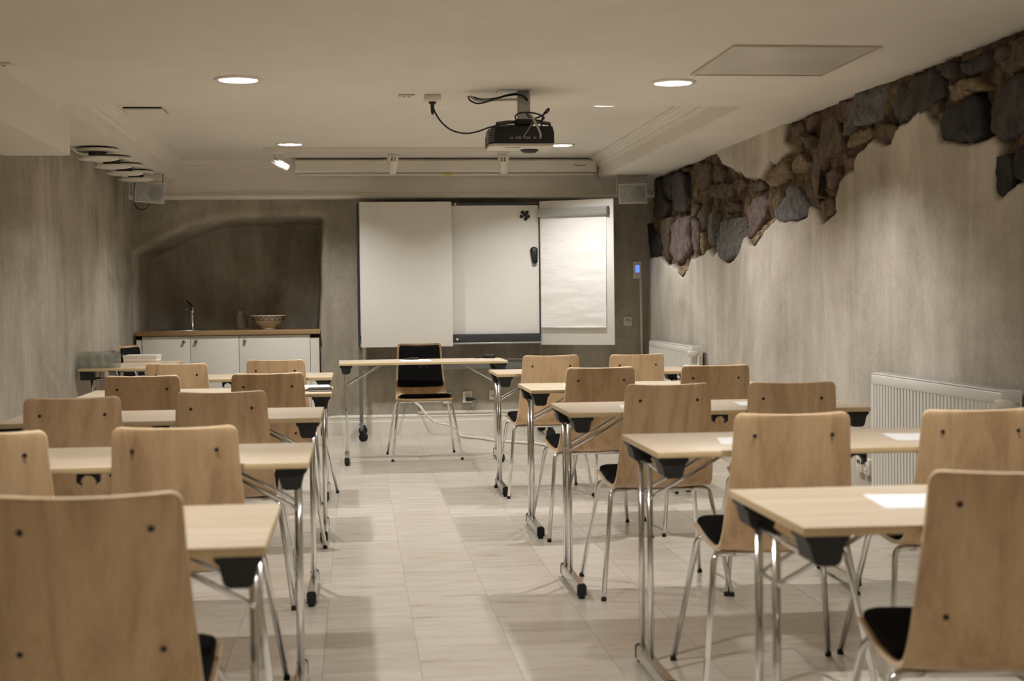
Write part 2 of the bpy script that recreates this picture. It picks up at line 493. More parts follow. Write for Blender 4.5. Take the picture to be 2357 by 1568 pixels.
wall_back()

# ------------------------------------------------------------------ right wall: plaster broken open over rubble stones
ZA = lambda L: [(1460+a/5.807, 380+b/5.807) for a, b in L]
ZB = lambda L: [(1700+a/4.356, 250+b/4.356) for a, b in L]
ZC = lambda L: [(1900+a/3.733, 60+b/3.733) for a, b in L]
def on_right(L): return [tuple(px(a, b, 0, XR)[[1, 2]]) for a, b in L]
edge = ZA([(200, 1240), (330, 1250), (400, 1330), (480, 1370), (570, 1400), (640, 1490), (700, 1420), (740, 1260), (800, 1240), (850, 1210), (900, 1220), (960, 1150), (1040, 1230), (1130, 1090), (1150, 1230), (1240, 1300), (1390, 1210), (1450, 1020), (1500, 1040), (1600, 1105), (1660, 1000)])
edge += ZB([(155, 1390), (230, 1270), (300, 1190), (375, 1110), (450, 1150), (560, 1130), (690, 1070), (700, 980), (735, 1010), (800, 1080), (830, 1130), (985, 1050), (960, 900), (1010, 740), (1070, 690), (1145, 600), (1150, 480), (1240, 380), (1330, 290)])
edge += ZC([(390, 960), (500, 1010), (550, 1000), (600, 870), (660, 840), (740, 790), (830, 730), (880, 790), (940, 850), (955, 990), (1060, 1020), (1200, 1030), (1310, 990), (1360, 960), (1410, 960), (1470, 1050), (1435, 1300), (1435, 1480), (1510, 1480), (1600, 1400), (1640, 1360), (1706, 1340)])
E_yz = on_right(edge)
E_poly = [(13.2, 2.6), (13.2, E_yz[0][1])]+E_yz+[(5.35, 1.70), (5.1, 1.78), (4.9, 1.92), (4.6, 1.98), (4.3, 2.12), (4.0, 2.6)]
P_poly = on_right([(1640, 352), (1660, 372), (1692, 392), (1711, 407), (1750, 412), (1753, 401), (1769, 374), (1799, 360), (1815, 342), (1801, 323), (1803, 287)])
P_poly = P_poly + [(P_poly[-1][0], 2.7), (P_poly[0][0], 2.7)]
def wall_right():
    us = np.concatenate([np.arange(YR-0.1, 4.0, 0.1), np.arange(4.0, 12.8, 0.0125)]); vs = np.arange(0.0, 2.26, 0.0125)
    U, V = np.meshgrid(us, vs, indexing='ij')
    sd = np.minimum(poly_sd(E_poly, U, V), -poly_sd(P_poly, U, V))
    sd = sd+0.016*fbm(U*7, V*7, 21, 4)
    m = np.clip((sd+0.004)/0.02, 0, 1)
    bulge = 0.010*fbm(U*1.1, V*1.1, 31, 4)
    rough = 0.016*fbm(U*9, V*9, 41, 4)+0.008*fbm(U*30, V*30, 45, 2)
    X = XR+bulge+m*(0.040+rough)
    me = grid_mesh('wall_right', np.stack([X, U, V], -1), len(us), len(vs), MT['wall_r'], attr=('mortar', m), flip=True)
    return struct(obj('wall_right', me))
WR = wall_right()
S = [
 (0, ZA([(215,190),(330,180),(345,300),(380,420),(430,480),(435,600),(410,690),(340,710),(270,640),(240,540),(225,400)])),
 (0, ZA([(345,190),(490,125),(490,300),(470,460),(430,440),(385,395),(350,290)])),
 (0, ZA([(510,140),(600,95),(685,155),(685,280),(695,400),(690,560),(640,635),(560,635),(505,590),(490,460),(505,300)])),
 (6, ZA([(180,760),(215,850),(250,930),(250,1190),(205,1235),(185,1100)])),
 (6, ZA([(255,890),(325,935),(332,1100),(315,1235),(272,1225),(248,1060)])),
 (3, ZA([(355,725),(440,690),(505,705),(495,830),(465,950),(440,1150),(425,1310),(392,1260),(355,1000),(345,850)])),
 (2, ZA([(610,700),(715,668),(722,760),(712,950),(718,1105),(655,1215),(588,1320),(515,1255),(488,1130),(498,950),(525,785)])),
 (3, ZA([(750,540),(830,505),(845,580),(800,675),(748,692)])),
 (3, ZA([(840,610),(965,498),(955,640),(925,790),(895,880),(866,870),(860,750),(800,700)])),
 (2, ZA([(772,725),(845,765),(858,920),(845,1100),(818,1195),(775,1145),(770,900)])),
 (1, ZA([(985,648),(1075,615),(1075,850),(1055,1055),(962,1075),(942,900),(968,800)])),
 (1, ZA([(1175,745),(1290,705),(1505,695),(1515,760),(1465,830),(1445,950),(1445,1010),(1395,1100),(1385,1195),(1240,1285),(1165,1225),(1147,1080),(1165,900)])),
 (3, ZA([(815,-20),(985,-30),(1003,110),(980,245),(900,352),(835,295),(820,150)])),
 (3, ZA([(1015,10),(1150,5),(1185,90),(1175,165),(1120,213),(1045,195),(1025,110)])),
 (3, ZA([(1000,275),(1155,226),(1163,300),(1135,432),(1040,424),(957,367),(965,312)])),
 (3, ZA([(1180,255),(1285,245),(1303,330),(1285,415),(1183,433),(1174,330)])),
 (4, ZA([(1305,195),(1448,195),(1475,260),(1438,325),(1333,325)])),
 (3, ZA([(1485,265),(1640,205),(1705,244),(1705,326),(1600,354),(1493,335)])),
 (3, ZA([(1193,525),(1290,485),(1375,534),(1375,598),(1270,645),(1184,626)])),
 (1, ZA([(1104,844),(1156,855),(1146,1048),(1093,1075),(1088,950)])),
 (5, ZA([(600,1362),(668,1343),(706,1400),(640,1484),(580,1420)])),
 (5, ZA([(872,905),(926,905),(935,1080),(916,1194),(854,1185),(868,1050)])),
 (3, ZA([(600,52),(706,24),(712,78),(640,82)])),
 (2, ZB([(168,893),(247,864),(285,960),(266,1078),(207,1186),(148,1274),(95,1322),(104,1180),(84,1010)])),
 (5, ZB([(340,1084),(366,1102),(328,1177),(258,1237),(150,1382),(115,1338),(232,1203)])),
 (1, ZB([(500,764),(558,774),(636,902),(690,990),(675,1066),(560,1125),(450,1145),(393,1116),(374,1040),(443,960),(473,860)])),
 (3, ZB([(465,165),(616,114),(686,264),(764,294),(755,385),(640,375),(534,356),(475,250)])),
 (4, ZB([(630,92),(765,45),(765,120),(692,262)])),
 (3, ZB([(792,114),(832,64),(955,34),(985,200),(1034,250),(1054,378),(1016,445),(896,476),(856,600),(806,720),(835,876),(802,894),(744,720),(725,560),(764,330)])),
 (4, ZB([(842,643),(986,594),(1005,680),(927,786),(870,815),(838,740)])),
 (4, ZB([(1043,514),(1136,484),(1145,595),(1063,586)])),
 (3, ZB([(653,833),(738,766),(795,920),(815,996),(780,1005),(723,956),(684,900)])),
 (4, ZB([(813,924),(898,894),(936,934),(954,1047),(833,1104),(805,1010)])),
 (5, ZB([(1075,332),(1113,244),(1248,184),(1295,240),(1247,326),(1130,376),(1075,396)])),
 (5, ZB([(480,560),(590,430),(690,520),(640,640),(520,650)])),
 (5, ZB([(245,720),(330,600),(470,500),(500,640),(400,760),(300,790)])),
 (4, ZB([(993,30),(1105,4),(1077,98),(1012,155)])),
 (4, ZC([(133,643),(236,624),(178,738),(122,832),(80,702)])),
 (1, ZC([(264,563),(350,505),(475,484),(505,570),(476,698),(456,815),(340,845),(232,864),(166,942),(204,790)])),
 (3, ZC([(424,882),(482,834),(594,862),(546,994),(462,985),(415,940)])),
 (0, ZC([(605,533),(700,446),(876,346),(944,450),(994,560),(955,636),(868,714),(740,784),(642,824),(596,720)])),
 (0, ZC([(955,333),(1075,295),(1094,398),(1020,464),(955,418)])),
 (0, ZC([(1115,322),(1260,256),(1394,226),(1404,300),(1338,385),(1210,434),(1125,406)])),
 (6, ZC([(1004,704),(1130,665),(1268,587),(1325,662),(1354,938),(1318,983),(1180,994),(964,974),(956,830)])),
 (0, ZC([(1485,563),(1562,446),(1700,390),(1760,400),(1770,860),(1700,898),(1580,953),(1482,993),(1416,945),(1416,780),(1446,650)])),
 (6, ZC([(1463,1124),(1585,1094),(1594,1240),(1555,1396),(1498,1473),(1440,1464),(1446,1300)])),
 (6, ZC([(1624,1044),(1700,986),(1790,990),(1800,1320),(1706,1333),(1634,1324),(1606,1180)])),
 (3, ZC([(1425,225),(1560,138),(1706,70),(1780,60),(1770,340),(1706,352),(1560,412),(1436,300)])),
 (3, ZC([(884,662),(975,655),(965,726),(902,784),(876,740)])),
 (5, ZC([(1010,520),(1170,462),(1330,440),(1370,545),(1250,566),(1120,632),(1010,672)])),
]
def stone(poly, mat, idx):
    P = np.array(on_right(poly)); c = P.mean(0)
    rs = np.random.default_rng(100+idx)
    # resample the outline
    Q = np.vstack([P, P[:1]]); seg = np.linalg.norm(np.diff(Q, axis=0), axis=1); L = np.concatenate([[0], np.cumsum(seg)])
    n = int(min(48, max(14, L[-1]/0.03)))
    t = np.linspace(0, L[-1], n, endpoint=False)
    R = np.stack([np.interp(t, L, Q[:, 0]), np.interp(t, L, Q[:, 1])], 1)
    R[:, 1] = np.minimum(R[:, 1], Z1+0.01)
    R += rs.normal(0, 0.004, R.shape)
    size = math.sqrt((np.ptp(P[:, 0]))*(np.ptp(P[:, 1])))
    h = min(0.030, 0.010+0.05*size)*rs.uniform(0.7, 1.2)
    tilt = rs.normal(0, 0.07, 2)
    rings = [(1.0, 0.085), (1.0, 0.036), (0.985, 0.026-0.6*h), (0.93, 0.024-0.9*h), (0.72, 0.024-1.0*h), (0.4, 0.024-1.05*h)]
    vs = []
    for s, d in rings:
        jit = (rs.normal(0, 0.003, n)+0.008*fbm(R[:, 0]*s*9+idx*3.1, R[:, 1]*s*9, 60+idx, 2)) if d < 0.03 else np.zeros(n)
        for k in range(n):
            yy, zz = c+(R[k]-c)*s
            vs.append((XR+d+jit[k]+(tilt[0]*(yy-c[0])+tilt[1]*(zz-c[1])) * (d < 0.07), yy, zz))
    vs.append((XR+0.022-1.0*h+rs.normal(0, 0.004), c[0], c[1]))
    fs = []
    for i in range(len(rings)-1):
        for k in range(n): fs.append((i*n+k, i*n+(k+1) % n, (i+1)*n+(k+1) % n, (i+1)*n+k))
    i = len(rings)-1
    for k in range(n): fs.append((i*n+k, i*n+(k+1) % n, len(vs)-1))
    area = np.sum(R[:, 0]*np.roll(R[:, 1], -1)-np.roll(R[:, 0], -1)*R[:, 1])
    if area > 0: fs = [f[::-1] for f in fs]
    m = MB(); m.add(vs, fs, True)
    return obj('stone', m, [STONE[mat]], WR)
for i, (mi, pl) in enumerate(S): stone(pl, mi, i)

# ------------------------------------------------------------------ left wall, rear wall
def wall_left():
    us = np.arange(YR-0.1, 13.51, 0.05); vs = np.arange(0.0, 2.26, 0.05)
    U, V = np.meshgrid(us, vs, indexing='ij')
    X = XL+0.008*fbm(U*1.2, V*1.2, 51, 4)
    return struct(obj('wall_left', grid_mesh('wall_left', np.stack([X, U, V], -1), len(us), len(vs), MT['wall'])))
wall_left()
struct(obj('wall_rear', MB().box(XL-0.2, XR+0.2, YR-0.1, YR, 0, Z1+0.05), [MT['wall']]))

# ------------------------------------------------------------------ ceiling with light openings
HOLE = 0.0875
L_LOW = [(-0.53, 6.83), (1.545, 6.86), (-0.53, 3.4), (1.545, 3.4), (-0.53, -0.35), (1.545, -0.35)]  # last pair, behind the camera and unseen, added to brighten the nearest chairs
L_HIGH = [(-0.49, 11.29), (1.645, 11.36), (-0.49, 8.92), (1.585, 8.96)]
def holed_plane(mb, x0, x1, y0, y1, z, lights, skip=None, extra_x=(), extra_y=()):
    h = 0.14; xs = {x0, x1, *extra_x}; ys = {y0, y1, *extra_y}
    for lx, ly in lights: xs |= {lx-h, lx+h}; ys |= {ly-h, ly+h}
    xs, ys = sorted(xs), sorted(ys)
    for a, b in zip(xs[:-1], xs[1:]):
        for c, d in zip(ys[:-1], ys[1:]):
            mx, my = (a+b)/2, (c+d)/2
            if skip and skip(mx, my): continue
            near = [l for l in lights if abs(l[0]-mx) < h and abs(l[1]-my) < h]
            if not near: mb.add([(a, c, z), (a, d, z), (b, d, z), (b, c, z)], [(0, 1, 2, 3)]); continue
            lx, ly = near[0]
            # part of the square ring that falls in this cell
            n = 32; ang = [2*math.pi*k/n for k in range(n)]
            ring = []
            for t in ang:
                ct, st = math.cos(t), math.sin(t); k = h/max(abs(ct), abs(st)); ring.append((lx+k*ct, ly+k*st))
            circ = [(lx+HOLE*math.cos(t), ly+HOLE*math.sin(t)) for t in ang]
            if (lx, ly) in done: continue
            done.add((lx, ly))
            vs = [(p[0], p[1], z) for p in ring]+[(p[0], p[1], z) for p in circ]
            mb.add(vs, [(k, n+k, n+(k+1) % n, (k+1) % n) for k in range(n)])
done = set()
cm = MB()
holed_plane(cm, XL-0.1, XR+0.15, YR-0.1, YC, Z1, L_LOW)
for a, b, c, d in ((XL-0.1, CXL, YC, YB+0.1), (CXR, XR+0.15, YC, YB+0.1)):
    cm.add([(a, c, Z1), (a, d, Z1), (b, d, Z1), (b, c, Z1)], [(0, 1, 2, 3)])
holed_plane(cm, CXL, CXR, YC, YF+0.1, Z2, L_HIGH)
cm.add([(CXL, YC, Z1), (CXL, YF, Z1), (CXL, YF, Z2), (CXL, YC, Z2)], [(0, 1, 2, 3)])
cm.add([(CXR, YC, Z1), (CXR, YF, Z1), (CXR, YF, Z2), (CXR, YC, Z2)], [(3, 2, 1, 0)])
cm.add([(CXL, YC, Z1), (CXR, YC, Z1), (CXR, YC, Z2), (CXL, YC, Z2)], [(0, 1, 2, 3)])
struct(obj('ceiling', cm, [MT['paint']]))
# frieze above the back wall, and mouldings
struct(obj('wall_back_frieze', MB().box(XL-0.1, XR+0.15, YF, YB+0.15, 2.09, Z2), [MT['paint']]))
pm = [(YF+0.12, 2.052), (YF-0.03, 2.052), (YF-0.038, 2.060), (YF-0.038, 2.082), (YF-0.022, 2.088), (YF-0.022, 2.098), (YF-0.008, 2.106), (YF-0.006, 2.116), (YF+0.12, 2.116)]
struct(obj('trim_1', MB().prism(pm, 0, XL-0.05, XR+0.1), [MT['trim']]))
# crown mouldings in the recess: stepped profile (horizontal offset from the side, height)
CP = [(0.0, Z2+0.02), (0.085, Z2+0.02), (0.085, Z2-0.010), (0.072, Z2-0.014), (0.066, Z2-0.026), (0.048, Z2-0.030), (0.038, Z2-0.046), (0.022, Z2-0.052), (0.018, Z2-0.070), (0.006, Z2-0.076), (0.0, Z2-0.090)]
struct(obj('trim_2', MB().prism([(CXL+a, b) for a, b in CP], 1, YC, YF), [MT['paint']]))
struct(obj('trim_3', MB().prism([(CXR-a, b) for a, b in CP], 1, YC, YF), [MT['paint']]))
struct(obj('trim_4', MB().prism([(YF-a*0.6, b) for a, b in CP], 0, CXL, CXR), [MT['paint']]))
struct(obj('trim_5', MB().box(XL-0.05, -1.545, YR, 8.10, 1.985, Z1+0.02), [MT['paint']]))   # boxed-in duct along the left wall
# skirting on the back wall
bp = [(YB+0.05, 0.0), (YB-0.022, 0.0), (YB-0.022, 0.108), (YB-0.016, 0.114), (YB-0.016, 0.140), (YB-0.020, 0.144), (YB-0.020, 0.154), (YB-0.008, 0.168), (YB+0.05, 0.168)]
struct(obj('baseboard_back', MB().prism(bp, 0, -0.31, XR+0.02), [MT['trim']]))

# ------------------------------------------------------------------ downlights
def make_downlight():
    t = thing('downlight', 'x', 'lamp', group='round recessed ceiling downlights')
    m = MB(); m.lathe([(0.113, 0.0), (0.113, -0.004), (0.106, -0.009), (0.092, -0.009), (0.086, -0.003), (0.086, 0.004)], 40)
    obj('trim_ring', m, [MT['white']], t)
    m = MB(); m.lathe([(0.0865, 0.0), (0.082, 0.022), (0.070, 0.048), (0.052, 0.066), (0.036, 0.074), (0.0, 0.075)][::-1], 40)
    obj('reflector', m, [MT['reflector']], t)
    m = MB(); m.disc(0.032, (0, 0, 0.050), 2, 10, flip=True); m.lathe([(0.032, 0.050), (0.032, 0.074)], 10)
    obj('lamp', m, [MT['lamp']], t)
    return t
dl = make_downlight()
DLAB = ['downlight in the low ceiling left of the projector', 'downlight in the low ceiling beside the metal hatch',
        'downlight above the left desk block behind the first pair', 'downlight above the right desk block behind the hatch',
        'downlight added behind the camera on the left to brighten the near chairs', 'downlight added behind the camera on the right to brighten the near chairs',
        'downlight in the ceiling recess above the left track spotlight', 'downlight in the ceiling recess half hidden by the projector',
        'left downlight just behind the edge of the ceiling recess', 'right downlight at the edge of the ceiling recess, mostly hidden']
for i, (p, z) in enumerate([(q, Z1) for q in L_LOW]+[(q, Z2) for q in L_HIGH]):
    o = dl if i == 0 else copy_tree(dl)
    o.location = (p[0], p[1], z); o['label'] = 'round white recessed '+DLAB[i]

# ------------------------------------------------------------------ chairs
PROF = spline([(0.0, 0.84), (0.012, 0.76), (0.030, 0.65), (0.052, 0.55), (0.072, 0.485), (0.100, 0.447), (0.150, 0.430), (0.22, 0.428), (0.32, 0.437), (0.41, 0.450), (0.455, 0.453), (0.482, 0.444)], 5)
PROF = np.array(PROF)
_pl = np.concatenate([[0], np.cumsum(np.linalg.norm(np.diff(PROF, axis=0), axis=1))])
def prof_at(s):
    y = np.interp(s, _pl, PROF[:, 0]); z = np.interp(s, _pl, PROF[:, 1]); e = 0.004
    dy = np.interp(s+e, _pl, PROF[:, 0])-np.interp(s-e, _pl, PROF[:, 0]); dz = np.interp(s+e, _pl, PROF[:, 1])-np.interp(s-e, _pl, PROF[:, 1])
    l = math.hypot(dy, dz)+1e-9
    return np.array([0, y, z]), np.array([0, dz/l, -dy/l])    # outward normal: to the rear, under the seat
SMAX = _pl[-1]
def half_w(s): return np.interp(s, [0, 0.12, 0.30, 0.42, 0.60, SMAX], [0.166, 0.172, 0.186, 0.194, 0.200, 0.200])
def bow(s): return np.interp(s, [0, 0.25, 0.38, 0.48, SMAX], [0.026, 0.022, 0.012, 0.004, 0.004])
def sheet(s0, s1, inset, o_out, o_in, r, ns=30, nu=13, puff=0.0, edge_mi=0):
    """a bent sheet between arc lengths s0 and s1 with rounded corners"""
    ss = np.concatenate([s0+(s1-s0)*np.array([0, 0.004, 0.012, 0.025, 0.045]), np.linspace(s0+(s1-s0)*0.07, s1-(s1-s0)*0.07, ns), s1-(s1-s0)*np.array([0.045, 0.025, 0.012, 0.004, 0])])
    us = np.array([-1, -0.985, -0.95] + list(np.linspace(-0.85, 0.85, nu)) + [0.95, 0.985, 1])
    A = []; B = []
    for s in ss:
        p, n = prof_at(s); d = min(s-s0, s1-s); w = half_w(s)-inset
        if d < r: w -= r-math.sqrt(max(0, r*r-(r-d)**2))
        for u in us:
            b = bow(s)*(1-u*u)
            ed = ((1-abs(u)**10)*(1-abs((s-(s0+s1)/2)/((s1-s0)/2))**14))**0.5 if puff else 0
            A.append(p+np.array([u*w, 0, 0])+n*(b+o_out)); B.append(p+np.array([u*w, 0, 0])+n*(b+o_in-puff*ed))
    a, c = len(ss), len(us); N = a*c
    fs = []
    for i in range(a-1):
        for j in range(c-1):
            q = (i*c+j, i*c+j+1, (i+1)*c+j+1, (i+1)*c+j); fs.append(q); fs.append(tuple(N+k for k in q[::-1]))
    side = [(i*c, (i+1)*c) for i in range(a-1)]+[((a-1)*c+j, (a-1)*c+j+1) for j in range(c-1)]+[((i+1)*c+c-1, i*c+c-1) for i in range(a-1)][::-1]+[(j+1, j) for j in range(c-1)][::-1]
    m = MB(); m.add(A+B, fs, True)
    for p, q in side: m.f.append([p, q, q+N, p+N]); m.s.append(False); m.mi.append(edge_mi)
    return m
def make_chair():
    t = thing('conference_chair', 'x', 'chair')
    sh = obj('shell', sheet(0.0, SMAX, 0.0, 0.006, -0.006, 0.022, 34, 13, edge_mi=1), [MT['chairwood'], MT['lit_plyedge']], t)
    obj('back_pad', sheet(0.015, 0.335, 0.014, -0.0065, -0.010, 0.018, 14, 9, puff=0.012), [MT['fabric']], t)
    obj('seat_pad', sheet(0.475, SMAX-0.012, 0.010, -0.0065, -0.012, 0.03, 14, 9, puff=0.020), [MT['fabric']], t)
    bolt = MB(); bolt.lathe([(0.0, -0.004), (0.006, -0.004), (0.006, 0.0015), (0.004, 0.0035), (0.0, 0.0035)], 12, axis=1)
    bme = None
    for s, xx in ((0.062, 0.112), (0.290, 0.125)):
        for sg in (-1, 1):
            p, n = prof_at(s); u = xx/half_w(s)
            q = p+np.array([sg*xx, 0, 0])+n*(bow(s)*(1-u*u)+0.006)
            if bme is None: bme = bolt.mesh('bolt', MT['black'])
            o = obj('bolt', bme, None, sh, q); o.rotation_euler = (math.atan2(n[2], n[1])+math.pi, 0, 0)
            o.rotation_euler = (math.atan2(n[2], n[1]), 0, 0)
    for yt, yf, zt in ((0.155, 0.03, 0.412), (0.400, 0.53, 0.424)):
        obj('leg_rail', MB().tube([(-0.135, yt, zt), (0.135, yt, zt)], 0.0095, 10), [MT['chrome']], t)
        for sg in (-1, 1):
            path = fillet([(sg*0.135, yt, zt), (sg*0.197, yt, zt), (sg*0.255, yf, 0.0)], 0.045, 6)
            path[-1] = np.array([sg*0.254, yf, 0.008])
            lg = obj('leg', MB().tube(path, 0.0095, 10), [MT['chrome']], t)
            f = np.array([sg*0.2545, yf, 0.0])
            obj('rubber_foot', MB().tube([f, f+np.array([0, 0, 0.013])], 0.0105, 10), [MT['rubber']], lg)
    for sg in (-1, 1):
        obj('spacer', MB().box(sg*0.10-0.018, sg*0.10+0.018, 0.185, 0.225, 0.400, 0.421, 0.003), [MT['offwhite']], t)
    return t
T_FRONT = {'R5': (0.820, 8.378), 'R4': (0.834, 6.869), 'R3': (0.813, 5.455), 'R2': (0.850, 4.018), 'R1': (0.845, 2.653),
           'L5': (-0.143, 8.367), 'L4': (-0.123, 6.926), 'L3': (-0.139, 5.481), 'L2': (-0.135, 3.980), 'L1': (-0.170, 2.626)}
ROWS = {'5': 'row nearest the whiteboard', '4': 'second row from the whiteboard', '3': 'middle row of five', '2': 'fourth row from the whiteboard', '1': 'row nearest the camera'}
CH = {'R5a': ((1206, 819), (1329, 816)), 'R5b': ((1406, 817), (1526, 813)), 'R4a': ((1308, 847), (1456, 843)), 'R4b': ((1568, 840), (1712, 837)),
      'R3a': ((1438, 884), (1626, 879)), 'R3b': ((1710, 876), (1899, 874)), 'R2a': ((1688, 950), (1940, 944)), 'R2b': ((2112, 941), (2365, 935)),
      'R1a': ((2143, 1083), (2540, 1078)),
      'L5a': ((337, 838), (474, 835)), 'L5b': ((569, 829), (699, 827)), 'L4a': ((243, 867), (410, 862)), 'L4b': ((536, 861), (695, 856)),
      'L3a': ((56, 919), (273, 910)), 'L3b': ((411, 900), (618, 893)), 'L2a': ((-180, 1000), (88, 988)), 'L2b': ((266, 981), (551, 970)), 'L1b': ((-20, 1150), (405, 1124))}
chair0 = make_chair(); used = False
for k, (a, b) in CH.items():
    A, B = px(*a, 2, 0.84), px(*b, 2, 0.84); mid = (A+B)/2; d = B-A
    ang = 0.6*(math.atan2(d[1], d[0])-math.radians(14 if k[0] == 'L' else 6))
    y = min(mid[1], T_FRONT[k[:2]][1]-0.034-0.17*abs(math.sin(ang)))
    side = 'right-hand' if k[0] == 'R' else 'left-hand'
    aisle = (k[0] == 'R') == (k[2] == 'a')
    c = chair0 if not used else copy_tree(chair0); used = True
    c.location = (mid[0], y, 0); c.rotation_euler = (0, 0, ang)
    c['label'] = 'beech chair, %s seat of the %s desk in %s' % ('aisle' if aisle else 'wall', side, ROWS[k[1]])
    c['group'] = 'beech chairs at the desks'
c = copy_tree(chair0); c.location = (0.476, 10.955, 0); c.rotation_euler = (0, 0, math.radians(180+3))
c['label'] = 'beech chair with black seat and back pads facing the room behind the front desk'; c['group'] = 'beech chairs at the desks'
c = copy_tree(chair0); c.location = (px(296, 796, 1, 11.46)[0], 11.46, 0); c.rotation_euler = (0, 0, math.radians(-108))
c['label'] = 'beech chair with black pad standing between the side table and the kitchen cabinets'; c['group'] = 'beech chairs at the desks'

# ------------------------------------------------------------------ folding tables
def make_table():
    """origin: front left corner on the floor, table runs +x and +y"""
    t = thing('folding_table', 'x', 'table')
    L, D, Z, th = TABLE_L, TABLE_D, TABLE_Z, 0.018
    m = MB(); m.box(0, L, 0, D, Z-th, Z, 0.0025, 2)
    me = m.mesh('tabletop', [MT['tablewood'], MT['tableedge']])
    for p in me.polygons:
        if abs(p.normal.z) < 0.5: p.material_index = 1
    obj('tabletop', me, None, t)
    zu = Z-th
    bpoly = [(0.0, 0.0), (0.088, 0.0), (0.088, -0.008), (0.085, -0.013), (0.079, -0.018), (0.072, -0.050), (0.068, -0.056), (0.061, -0.060), (0.027, -0.060), (0.020, -0.056), (0.016, -0.050), (0.009, -0.018), (0.003, -0.013), (0.0, -0.008)]
    for end in (0, 1):
        X = (lambda v: 0.006+v) if end == 0 else (lambda v: L-0.006-v)
        ex = 0.047 if end == 0 else L-0.047
        sg = 1 if end == 0 else -1
        for y0, y1 in ((0.010, 0.105), (D-0.105, D-0.010)):
            pl = [(X(a), zu+b) for a, b in bpoly]
            obj('corner_bracket', MB().prism(pl, 1, y0, y1), [MT['black']], t)
        zr = zu-0.052
        obj('leg_rail', MB().tube([(ex, 0.05, zr), (ex, D-0.05, zr)], 0.0105, 10), [MT['chrome']], t)
        foot = MB(); foot.prism([(ex-0.017, 0.014), (ex+0.017, 0.014), (ex+0.017, 0.048), (ex+0.012, 0.056), (ex-0.012, 0.056), (ex-0.017, 0.048)], 1, 0.052, D-0.060)
        fo = obj('foot', foot, [MT['chrome']], t)
        for y0, y1 in ((0.038, 0.054), (D-0.062, D-0.048)):
            obj('end_cap', MB().prism([(ex-0.018, 0.012), (ex+0.018, 0.012), (ex+0.018, 0.049), (ex+0.012, 0.058), (ex-0.012, 0.058), (ex-0.018, 0.049)], 1, y0, y1), [MT['rubber']], fo)
        for yy in (0.052, D-0.058):
            obj('glide', MB().tube([(ex, yy, 0.0), (ex, yy, 0.015)], 0.013, 12), [MT['rubber']], fo)
        for yy in (0.340, 0.475):
            obj('leg', MB().tube([(ex, yy, 0.05), (ex, yy, zr)], 0.0095, 10), [MT['chrome']], t)
            obj('brace', MB().tube([(ex, yy-0.015, 0.555), (ex+sg*0.27, yy-0.015, zu-0.008)], 0.0058, 8), [MT['chrome']], t)
        obj('brace_pin', MB().tube([(ex, 0.315, 0.555), (ex, 0.49, 0.555)], 0.005, 8), [MT['chrome']], t)
        obj('brace_plate', MB().box(ex+sg*0.24, ex+sg*0.31, 0.30, 0.485, zu-0.006, zu), [MT['steel']], t)
    hk = []
    for k in range(13):
        a = math.pi*k/12; hk.append((L/2+0.022*math.cos(a), zu-0.030+0.022*math.sin(a)))
    hook = [(L/2-0.031, zu)]+[(L/2-0.031, zu-0.026), (L/2-0.018, zu-0.036)]+hk[::-1]+[(L/2+0.018, zu-0.036), (L/2+0.031, zu-0.026), (L/2+0.031, zu)]
    obj('hook', MB().prism(hook, 1, 0.03, 0.055), [MT['black']], t)
    return t
tab0 = make_table(); used = False
for k, (xx, yy) in T_FRONT.items():
    t = tab0 if not used else copy_tree(tab0); used = True
    t.location = (xx if k[0] == 'R' else xx-TABLE_L, yy, 0)
    t['label'] = 'beech-topped folding table, %s desk of %s' % ('right-hand' if k[0] == 'R' else 'left-hand', ROWS[k[1]])
    t['group'] = 'folding tables in rows'
t = copy_tree(tab0); t.location = (1.075-TABLE_L, 10.16, 0); t.rotation_euler = (0, 0, math.radians(0.3))
t['label'] = 'beech-topped folding table standing alone before the whiteboard as the front desk'; t['group'] = 'folding tables in rows'
t = copy_tree(tab0); t.location = (-1.315, 9.94, 0); t.rotation_euler = (0, 0, math.radians(90))
t['label'] = 'beech-topped folding table lengthwise against the left wall, with drinking glasses on it'; t['group'] = 'folding tables in rows'
bpy.context.view_layer.update()

# ------------------------------------------------------------------ rolling whiteboard with wings
BY = 12.40                                         # board plane
wb = thing('rolling_whiteboard', 'wide whiteboard on a wheeled frame with a closed left wing and an open right wing', 'whiteboard', (0.81, 12.2, 0))
def W(name, mb, mats, parent=None):
    o = obj(name, mb, mats, wb if parent is None else parent)
    if parent is None: o.location = (-0.81, -12.2, 0)
    return o
X0, X1, BZ0, BZ1 = 0.035, 1.592, 0.775, 2.005
W('board_panel', MB().box(X0, X1, BY-0.008, BY+0.012, BZ0+0.09, BZ1-0.022), [MT['board']])
W('frame_rail', MB().box(X0, X1, BY-0.016, BY+0.018, BZ1-0.024, BZ1+0.002, 0.003), [MT['boardframe']])
W('pen_tray', MB().box(X0, X1, BY-0.06, BY+0.018, BZ0+0.012, BZ0+0.095, 0.004), [MT['boardframe']])
W('tray_edge', MB().box(X0, X1, BY-0.075, BY-0.058, BZ0+0.008, BZ0+0.022, 0.003), [MT['silver']])
for xx in (X0-0.014, X1+0.002):
    W('frame_stile', MB().box(xx-0.006, xx+0.010, BY-0.022, BY+0.018, BZ0, BZ1), [MT['boardframe']])
